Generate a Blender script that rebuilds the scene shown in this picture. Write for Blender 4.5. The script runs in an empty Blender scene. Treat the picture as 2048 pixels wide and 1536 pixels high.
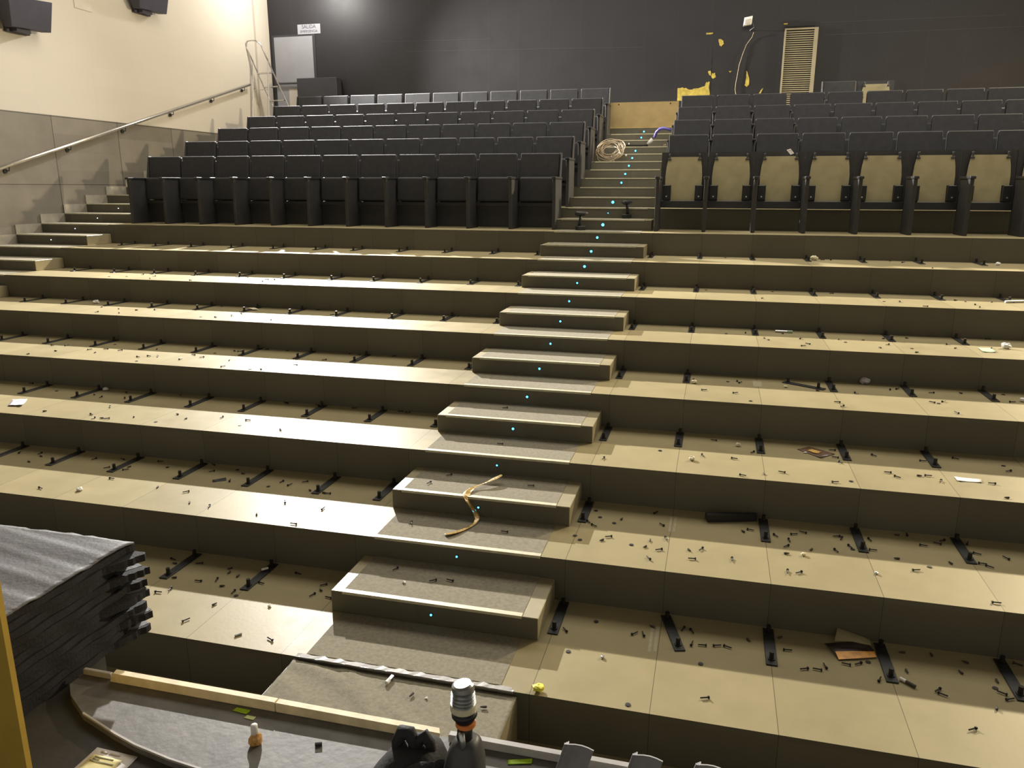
import bpy, bmesh, math, random
from mathutils import Vector, Matrix
random.seed(7)
C = bpy.data.collections.new('hall'); bpy.context.scene.collection.children.link(C)
SC = bpy.context.scene
h = 0.1385; d = 0.4789
XW = -8.64; XR = 13.0; YB = 13.2; ZC = 8.4
XL, XA = -0.638, 0.637           # central aisle steps
ZS = 0.705                        # stage floor
ORD = ['first','second','third','fourth','fifth','sixth','seventh','eighth','ninth','tenth','eleventh','twelfth','thirteenth','fourteenth','fifteenth','sixteenth','seventeenth','eighteenth','nineteenth','twentieth','twenty-first','twenty-second','twenty-third','twenty-fourth','twenty-fifth','twenty-sixth','twenty-seventh']

# ---------------- materials
def new_mat(name):
    m = bpy.data.materials.new(name); m.use_nodes = True
    return m, m.node_tree, m.node_tree.nodes['Principled BSDF']
def mat(name, col, rough=0.6, metal=0.0, var=0.12, scale=8.0, bump=0.0, bscale=60.0, spec=0.5, coat=0.0):
    m, nt, b = new_mat(name); N = nt.nodes; L = nt.links
    b.inputs['Roughness'].default_value = rough; b.inputs['Metallic'].default_value = metal
    b.inputs['Specular IOR Level'].default_value = spec; b.inputs['Coat Weight'].default_value = coat
    g = N.new('ShaderNodeNewGeometry')
    n = N.new('ShaderNodeTexNoise'); n.inputs['Scale'].default_value = scale; n.inputs['Detail'].default_value = 4
    L.new(g.outputs['Position'], n.inputs['Vector'])
    r = N.new('ShaderNodeValToRGB')
    r.color_ramp.elements[0].position = 0.3; r.color_ramp.elements[1].position = 0.7
    r.color_ramp.elements[0].color = [c*(1-var) for c in col]+[1]
    r.color_ramp.elements[1].color = [min(1, c*(1+var)) for c in col]+[1]
    L.new(n.outputs['Fac'], r.inputs['Fac']); L.new(r.outputs['Color'], b.inputs['Base Color'])
    if bump:
        n2 = N.new('ShaderNodeTexNoise'); n2.inputs['Scale'].default_value = bscale; n2.inputs['Detail'].default_value = 3
        L.new(g.outputs['Position'], n2.inputs['Vector'])
        bp = N.new('ShaderNodeBump'); bp.inputs['Strength'].default_value = bump; bp.inputs['Distance'].default_value = 0.004
        L.new(n2.outputs['Fac'], bp.inputs['Height']); L.new(bp.outputs['Normal'], b.inputs['Normal'])
    return m
def math_n(nt, op, a, b=None, c=None):
    n = nt.nodes.new('ShaderNodeMath'); n.operation = op
    for i, v in enumerate((a, b, c)):
        if v is None: continue
        if isinstance(v, (int, float)): n.inputs[i].default_value = v
        else: nt.links.new(v, n.inputs[i])
    return n.outputs[0]
def mix_col(nt, fac, a, b, mode='MIX'):
    n = nt.nodes.new('ShaderNodeMix'); n.data_type = 'RGBA'; n.blend_type = mode
    for s, v in ((n.inputs[0], fac), (n.inputs[6], a), (n.inputs[7], b)):
        if isinstance(v, (int, float)): s.default_value = v
        elif isinstance(v, tuple): s.default_value = v
        else: nt.links.new(v, s)
    return n.outputs[2]
def line_mask(nt, coord, period, off, width):
    """1 on joint lines of the given period"""
    t = math_n(nt, 'FRACT', math_n(nt, 'DIVIDE', math_n(nt, 'SUBTRACT', coord, off), period))
    t2 = math_n(nt, 'MINIMUM', t, math_n(nt, 'SUBTRACT', 1.0, t))
    return math_n(nt, 'LESS_THAN', t2, width/period/2)
def joint_mat(name, col, rough, joints, cellvar=0.1, joint_col=(0.02,0.018,0.015,1), noise=0.15, nscale=3.0, spec=0.5, rnoise=0.08, jfac=0.85, bump=0.0):
    """surface cut into tiles / panels; joints = list of (axis, period, offset, width, use_abs)"""
    m, nt, b = new_mat(name); N = nt.nodes; L = nt.links
    g = N.new('ShaderNodeNewGeometry'); s = N.new('ShaderNodeSeparateXYZ'); L.new(g.outputs['Position'], s.inputs[0])
    fac = None; cells = []
    for ax, per, off, w, ab in joints:
        c = s.outputs[ax]
        if ab: c = math_n(nt, 'ABSOLUTE', c)
        lm = line_mask(nt, c, per, off, w)
        cell = math_n(nt, 'FLOOR', math_n(nt, 'DIVIDE', math_n(nt, 'SUBTRACT', c, off), per))
        if ab: cell = math_n(nt, 'MULTIPLY', cell, math_n(nt, 'SIGN', s.outputs[ax]))
        cells.append(cell)
        fac = lm if fac is None else math_n(nt, 'MAXIMUM', fac, lm)
    if any(j[4] for j in joints):
        fac = math_n(nt, 'MULTIPLY', fac, math_n(nt, 'GREATER_THAN', math_n(nt, 'ABSOLUTE', s.outputs[0]), 0.645))
    cx = N.new('ShaderNodeCombineXYZ')
    for i, c in enumerate(cells[:2]): L.new(c, cx.inputs[i])
    lvl = math_n(nt, 'FLOOR', math_n(nt, 'DIVIDE', math_n(nt, 'ADD', s.outputs[2], 0.03), 2*h)); L.new(lvl, cx.inputs[2])
    wn = N.new('ShaderNodeTexWhiteNoise'); L.new(cx.outputs[0], wn.inputs['Vector'])
    n = N.new('ShaderNodeTexNoise'); n.inputs['Scale'].default_value = nscale; n.inputs['Detail'].default_value = 6; n.inputs['Roughness'].default_value = 0.65
    L.new(g.outputs['Position'], n.inputs['Vector'])
    v = math_n(nt, 'ADD', math_n(nt, 'MULTIPLY', math_n(nt, 'SUBTRACT', wn.outputs['Value'], 0.5), 2*cellvar),
               math_n(nt, 'MULTIPLY', math_n(nt, 'SUBTRACT', n.outputs['Fac'], 0.5), 2*noise))
    v = math_n(nt, 'ADD', v, 1.0)
    vs = N.new('ShaderNodeVectorMath'); vs.operation = 'SCALE'; vs.inputs[0].default_value = col; L.new(v, vs.inputs['Scale'])
    out = mix_col(nt, math_n(nt, 'MULTIPLY', fac, jfac), vs.outputs[0], joint_col)
    L.new(out, b.inputs['Base Color'])
    rr = math_n(nt, 'ADD', rough, math_n(nt, 'MULTIPLY', math_n(nt, 'SUBTRACT', n.outputs['Fac'], 0.5), 2*rnoise))
    L.new(rr, b.inputs['Roughness']); b.inputs['Specular IOR Level'].default_value = spec
    if bump:
        n2 = N.new('ShaderNodeTexNoise'); n2.inputs['Scale'].default_value = 40; n2.inputs['Detail'].default_value = 4
        L.new(g.outputs['Position'], n2.inputs['Vector'])
        bp = N.new('ShaderNodeBump'); bp.inputs['Strength'].default_value = bump; bp.inputs['Distance'].default_value = 0.003
        L.new(n2.outputs['Fac'], bp.inputs['Height']); L.new(bp.outputs['Normal'], b.inputs['Normal'])
    return m
def emit(name, col, strength):
    m, nt, b = new_mat(name)
    b.inputs['Base Color'].default_value = (*[c*0.3 for c in col], 1)
    b.inputs['Emission Color'].default_value = (*col, 1); b.inputs['Emission Strength'].default_value = strength
    return m

M = {}
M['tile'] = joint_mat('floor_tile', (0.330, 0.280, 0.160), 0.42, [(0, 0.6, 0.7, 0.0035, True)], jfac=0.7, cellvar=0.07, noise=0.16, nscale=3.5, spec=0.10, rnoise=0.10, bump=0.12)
M['riser'] = joint_mat('shade_toned_riser_tile', (0.135, 0.125, 0.092), 0.6, [(0, 0.6, 0.7, 0.0035, True)], jfac=0.6, cellvar=0.09, noise=0.14, nscale=3.0, spec=0.3, rnoise=0.06)  # floor tile with the risers' shade put into its colour
M['steptile'] = mat('step_tile', (0.330, 0.282, 0.168), 0.42, var=0.12, scale=5, bump=0.1)
M['carpet'] = mat('aisle_carpet', (0.255, 0.232, 0.175), 0.95, var=0.14, scale=45, bump=0.6, bscale=220, spec=0.2)
M['nosing'] = mat('pale_nosing', (0.56, 0.52, 0.36), 0.5, var=0.12, scale=20)
M['cream'] = joint_mat('cream_wall_paint', (0.50, 0.455, 0.385), 0.75, [(1, 1.22, 0.4, 0.006, False)], cellvar=0.015, noise=0.05, nscale=1.2, joint_col=(0.42,0.38,0.30,1), jfac=0.35)
M['creamdark'] = mat('pier_paint', (0.50, 0.45, 0.38), 0.7, var=0.05, scale=2)
M['dado'] = joint_mat('grey_stone_cladding', (0.175, 0.155, 0.125), 0.42, [(1, 1.41, 5.29, 0.012, False), (2, 1.03, 2.52, 0.01, False)], cellvar=0.10, noise=0.25, nscale=2.2, spec=0.5)
M['skirt'] = mat('stair_skirting_tile', (0.30, 0.27, 0.215), 0.4, var=0.18, scale=6)
M['blackwall'] = joint_mat('black_wall_paint', (0.0165, 0.0155, 0.018), 0.5, [(0, 0.653, -6.06, 0.010, False)], cellvar=0.05, noise=0.25, nscale=1.6, joint_col=(0.03,0.028,0.03,1), jfac=0.5, spec=0.4)
M['ceiling'] = mat('dark_ceiling', (0.10, 0.095, 0.085), 0.9, var=0.05, scale=1)
M['screen'] = mat('grey_screen', (0.30, 0.30, 0.29), 0.9, var=0.02, scale=1)
M['stageblack'] = mat('black_stage_sheet', (0.125, 0.118, 0.108), 0.58, var=0.22, scale=14, bump=0.35, bscale=35)
M['stagefloor'] = mat('dark_stage_floor', (0.040, 0.037, 0.033), 0.6, var=0.25, scale=9, bump=0.25, bscale=40)
M['seat'] = mat('black_seat_fabric', (0.032, 0.032, 0.036), 0.72, var=0.15, scale=12, bump=0.3, bscale=300, spec=0.45)
M['seatedge'] = mat('black_seat_plastic', (0.024, 0.024, 0.027), 0.38, var=0.1, scale=12, spec=0.5)
M['support'] = mat('dark_support_board', (0.032, 0.031, 0.032), 0.55, var=0.12, scale=10)
M['ply'] = mat('bare_plywood', (0.41, 0.355, 0.205), 0.65, var=0.10, scale=7)
M['plyback'] = mat('plywood_hoarding', (0.46, 0.34, 0.15), 0.6, var=0.08, scale=6)
M['yellowply'] = mat('yellow_plywood_face', (0.50, 0.33, 0.05), 0.6, var=0.12, scale=5)
M['batten'] = mat('raw_pine_batten', (0.80, 0.68, 0.44), 0.6, var=0.15, scale=16, bump=0.2, bscale=50)
M['greytrim'] = mat('grey_edge_trim', (0.42, 0.40, 0.38), 0.5, var=0.15, scale=12)
M['steel'] = mat('blackened_steel', (0.030, 0.031, 0.033), 0.42, metal=0.3, var=0.3, scale=30)
M['bolt'] = mat('blackened_bolt', (0.022, 0.020, 0.018), 0.5, metal=0.4, var=0.3, scale=60)
M['plug'] = mat('brown_wall_plug', (0.055, 0.042, 0.030), 0.7, var=0.25, scale=60)
M['alu'] = mat('brushed_aluminium', (0.62, 0.61, 0.62), 0.28, metal=1.0, var=0.08, scale=25)
M['alugrey'] = mat('dull_aluminium', (0.40, 0.395, 0.41), 0.42, metal=0.35, var=0.10, scale=25)
M['rail'] = mat('polished_handrail', (0.70, 0.66, 0.60), 0.25, metal=0.9, var=0.05, scale=10)
M['chrome'] = mat('drill_chuck_steel', (0.50, 0.52, 0.52), 0.3, metal=0.9, var=0.12, scale=40)
M['plastic'] = mat('black_plastic', (0.015, 0.015, 0.017), 0.42, var=0.1, scale=20)
M['greyplastic'] = mat('grey_plastic', (0.055, 0.055, 0.058), 0.45, var=0.1, scale=20)
M['orange'] = mat('orange_ring', (0.75, 0.24, 0.06), 0.5, var=0.08, scale=20)
M['bag'] = mat('black_bag_cloth', (0.018, 0.018, 0.020), 0.75, var=0.2, scale=30, bump=0.4, bscale=120)
M['felt'] = mat('black_felt_edge', (0.0075, 0.007, 0.010), 0.8, var=0.35, scale=18, bump=0.6, bscale=90)
M['felttop'] = mat('black_felt_top', (0.072, 0.068, 0.070), 0.6, var=0.2, scale=9, bump=0.4, bscale=60)
M['speaker'] = mat('dark_speaker_case', (0.055, 0.052, 0.075), 0.6, var=0.1, scale=6)
M['door'] = mat('grey_door_paint', (0.26, 0.26, 0.28), 0.5, var=0.05, scale=4)
M['cabinet'] = mat('black_cabinet', (0.030, 0.030, 0.036), 0.5, var=0.1, scale=4)
M['louvre'] = mat('beige_louvre', (0.33, 0.29, 0.19), 0.55, var=0.06, scale=8)
M['patch'] = mat('yellow_plaster', (0.46, 0.36, 0.07), 0.85, var=0.3, scale=14, bump=0.3)
M['white'] = mat('white_plastic', (0.80, 0.79, 0.76), 0.4, var=0.03, scale=20)
M['cream_chip'] = mat('cream_plaster_chip', (0.72, 0.66, 0.46), 0.8, var=0.1, scale=60)
M['signplate'] = mat('grey_sign_plate', (0.30, 0.30, 0.33), 0.5, var=0.03, scale=20)
M['paper'] = mat('white_paper', (0.74, 0.70, 0.68), 0.8, var=0.05, scale=40)
M['paperpurple'] = mat('mauve_paper', (0.55, 0.50, 0.58), 0.8, var=0.1, scale=40)
M['papergreen'] = mat('pale_green_paper', (0.40, 0.52, 0.36), 0.8, var=0.08, scale=40)
M['paperyellow'] = mat('yellow_printed_paper', (0.66, 0.58, 0.28), 0.8, var=0.08, scale=40)
M['ink'] = mat('grey_print', (0.22, 0.20, 0.12), 0.8, var=0.05, scale=40)
M['tapegreen'] = mat('fluorescent_green_tape', (0.45, 0.72, 0.02), 0.45, var=0.08, scale=30)
M['tapepale'] = mat('pale_yellow_tape', (0.55, 0.60, 0.22), 0.45, var=0.08, scale=30)
M['yellowcrumple'] = mat('yellow_crumple', (0.80, 0.75, 0.08), 0.6, var=0.1, scale=30)
M['glow'] = emit('blue_led', (0.05, 0.55, 1.0), 9.0)
M['glowwhite'] = emit('white_led', (0.7, 0.8, 1.0), 3.0)
M['bluehose'] = mat('blue_hose', (0.13, 0.11, 0.42), 0.4, var=0.1, scale=30)
M['coil'] = mat('beige_cable', (0.36, 0.28, 0.18), 0.5, var=0.2, scale=40)
M['blackcable'] = mat('black_cable', (0.02, 0.02, 0.022), 0.5, var=0.1, scale=40)
M['amber'] = mat('amber_resin', (0.50, 0.27, 0.08), 0.25, var=0.4, scale=120)
M['ribbon'] = mat('golden_packing_tape', (0.50, 0.33, 0.10), 0.16, metal=0.25, var=0.35, scale=60, bump=0.5, bscale=90, coat=0.5)
M['brownprint'] = mat('brown_flyer', (0.13, 0.065, 0.03), 0.5, var=0.3, scale=50)
M['goldprint'] = mat('golden_print', (0.70, 0.42, 0.10), 0.5, var=0.4, scale=90)
M['darkprint'] = mat('dark_magazine_print', (0.05, 0.03, 0.035), 0.4, var=0.5, scale=30)
M['orangeprint'] = mat('orange_magazine_print', (0.85, 0.36, 0.05), 0.4, var=0.3, scale=30)
M['tapemark'] = mat('old_tape_residue', (0.36, 0.31, 0.20), 0.6, var=0.1, scale=30)
M['darkhole'] = mat('dark_hole', (0.01, 0.01, 0.01), 0.9, var=0.1, scale=30)

# ---------------- mesh helpers
class MB:
    def __init__(s): s.v = []; s.f = []
    def add(s, vs, fs):
        o = len(s.v); s.v += [tuple(v) for v in vs]; s.f += [tuple(i+o for i in f) for f in fs]; return s
    def box(s, x0, x1, y0, y1, z0, z1):
        return s.hexa([(x0,y0,z0),(x1,y0,z0),(x1,y1,z0),(x0,y1,z0),(x0,y0,z1),(x1,y0,z1),(x1,y1,z1),(x0,y1,z1)])
    def hexa(s, p):
        return s.add(p, [(0,3,2,1),(4,5,6,7),(0,1,5,4),(1,2,6,5),(2,3,7,6),(3,0,4,7)])
    def prism(s, poly, axis, a, b):
        """extrude 2D polygon; axis 'x': poly=(y,z); 'z': poly=(x,y); 'y': poly=(x,z)"""
        n = len(poly)
        def P(q, t): return {'x': (t, q[0], q[1]), 'y': (q[0], t, q[1]), 'z': (q[0], q[1], t)}[axis]
        vs = [P(q, a) for q in poly]+[P(q, b) for q in poly]
        fs = [tuple(range(n))[::-1], tuple(range(n, 2*n))]+[(i, (i+1) % n, n+(i+1) % n, n+i) for i in range(n)]
        return s.add(vs, fs)
    def tube(s, pts, r, n=10, caps=True):
        pts = [Vector(p) for p in pts]; rs = r if isinstance(r, (list, tuple)) else [r]*len(pts)
        o = len(s.v); up = None
        for i, p in enumerate(pts):
            t = (pts[min(i+1, len(pts)-1)]-pts[max(i-1, 0)]).normalized()
            if up is None:
                up = Vector((0,0,1)) if abs(t.z) < 0.9 else Vector((1,0,0))
            a = t.cross(up).normalized(); b = a.cross(t).normalized(); up = b
            for k in range(n):
                an = 2*math.pi*k/n; s.v.append(tuple(p+(a*math.cos(an)+b*math.sin(an))*rs[i]))
        for i in range(len(pts)-1):
            for k in range(n):
                s.f.append((o+i*n+k, o+i*n+(k+1) % n, o+(i+1)*n+(k+1) % n, o+(i+1)*n+k))
        if caps:
            s.f.append(tuple(o+k for k in range(n))[::-1]); s.f.append(tuple(o+(len(pts)-1)*n+k for k in range(n)))
        return s
    def sheet(s, grid, th=0.0):
        """grid[i][j] of points -> quads"""
        o = len(s.v); a = len(grid); b = len(grid[0])
        for row in grid: s.v += [tuple(p) for p in row]
        for i in range(a-1):
            for j in range(b-1): s.f.append((o+i*b+j, o+(i+1)*b+j, o+(i+1)*b+j+1, o+i*b+j+1))
        return s
    def build(s, name, m, parent=None, bevel=0.0, seg=2, smooth=False, solid=0.0, loc=None):
        me = bpy.data.meshes.new(name); me.from_pydata(s.v, [], s.f)
        bm = bmesh.new(); bm.from_mesh(me)
        bmesh.ops.recalc_face_normals(bm, faces=bm.faces)
        if bevel:
            es = [e for e in bm.edges if len(e.link_faces) == 2 and e.calc_face_angle(0) > 0.5]
            bmesh.ops.bevel(bm, geom=es, offset=bevel, segments=seg, affect='EDGES', profile=0.5, clamp_overlap=True)
        bm.to_mesh(me); bm.free()
        if smooth:
            for p in me.polygons: p.use_smooth = True
        me.materials.append(m)
        o = bpy.data.objects.new(name, me); C.objects.link(o)
        if loc: o.location = loc
        if parent: o.parent = parent
        if solid:
            md = o.modifiers.new('thick', 'SOLIDIFY'); md.thickness = solid; md.offset = 0
        return o
def face_risers(o, m):  # front faces take the tile that has shade in its colour
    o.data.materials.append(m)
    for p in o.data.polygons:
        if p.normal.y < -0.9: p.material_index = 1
def tag(o, label=None, cat=None, group=None, kind=None):
    if label: o['label'] = label
    if cat: o['category'] = cat
    if group: o['group'] = group
    if kind: o['kind'] = kind
    return o
def empty(name, loc=(0,0,0), rz=0.0, label=None, cat=None, group=None):
    o = bpy.data.objects.new(name, None); C.objects.link(o); o.location = loc; o.rotation_euler = (0,0,rz)
    o.empty_display_size = 0.1
    return tag(o, label, cat, group)
def dup(root, loc, rz=0.0, label=None, group=None, cat=None, skip=()):
    r = root.copy(); C.objects.link(r); r.location = loc; r.rotation_euler = (0,0,rz)
    for k in list(r.keys()):
        if k == 'group': del r[k]
    tag(r, label, cat or root.get('category'), group)
    for ch in root.children:
        if ch.get('opt') in skip: continue
        c = ch.copy(); C.objects.link(c); c.parent = r
        for g in ch.children:
            e = g.copy(); C.objects.link(e); e.parent = c
    return r
def one(mb, name, m, label, cat, group=None, **k):
    return tag(mb.build(name, m, **k), label, cat, group)
def struct(o, label=None):
    o['kind'] = 'structure'
    if label: o['label'] = label; o['category'] = o.name.split('_')[0]
    return o
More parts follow.
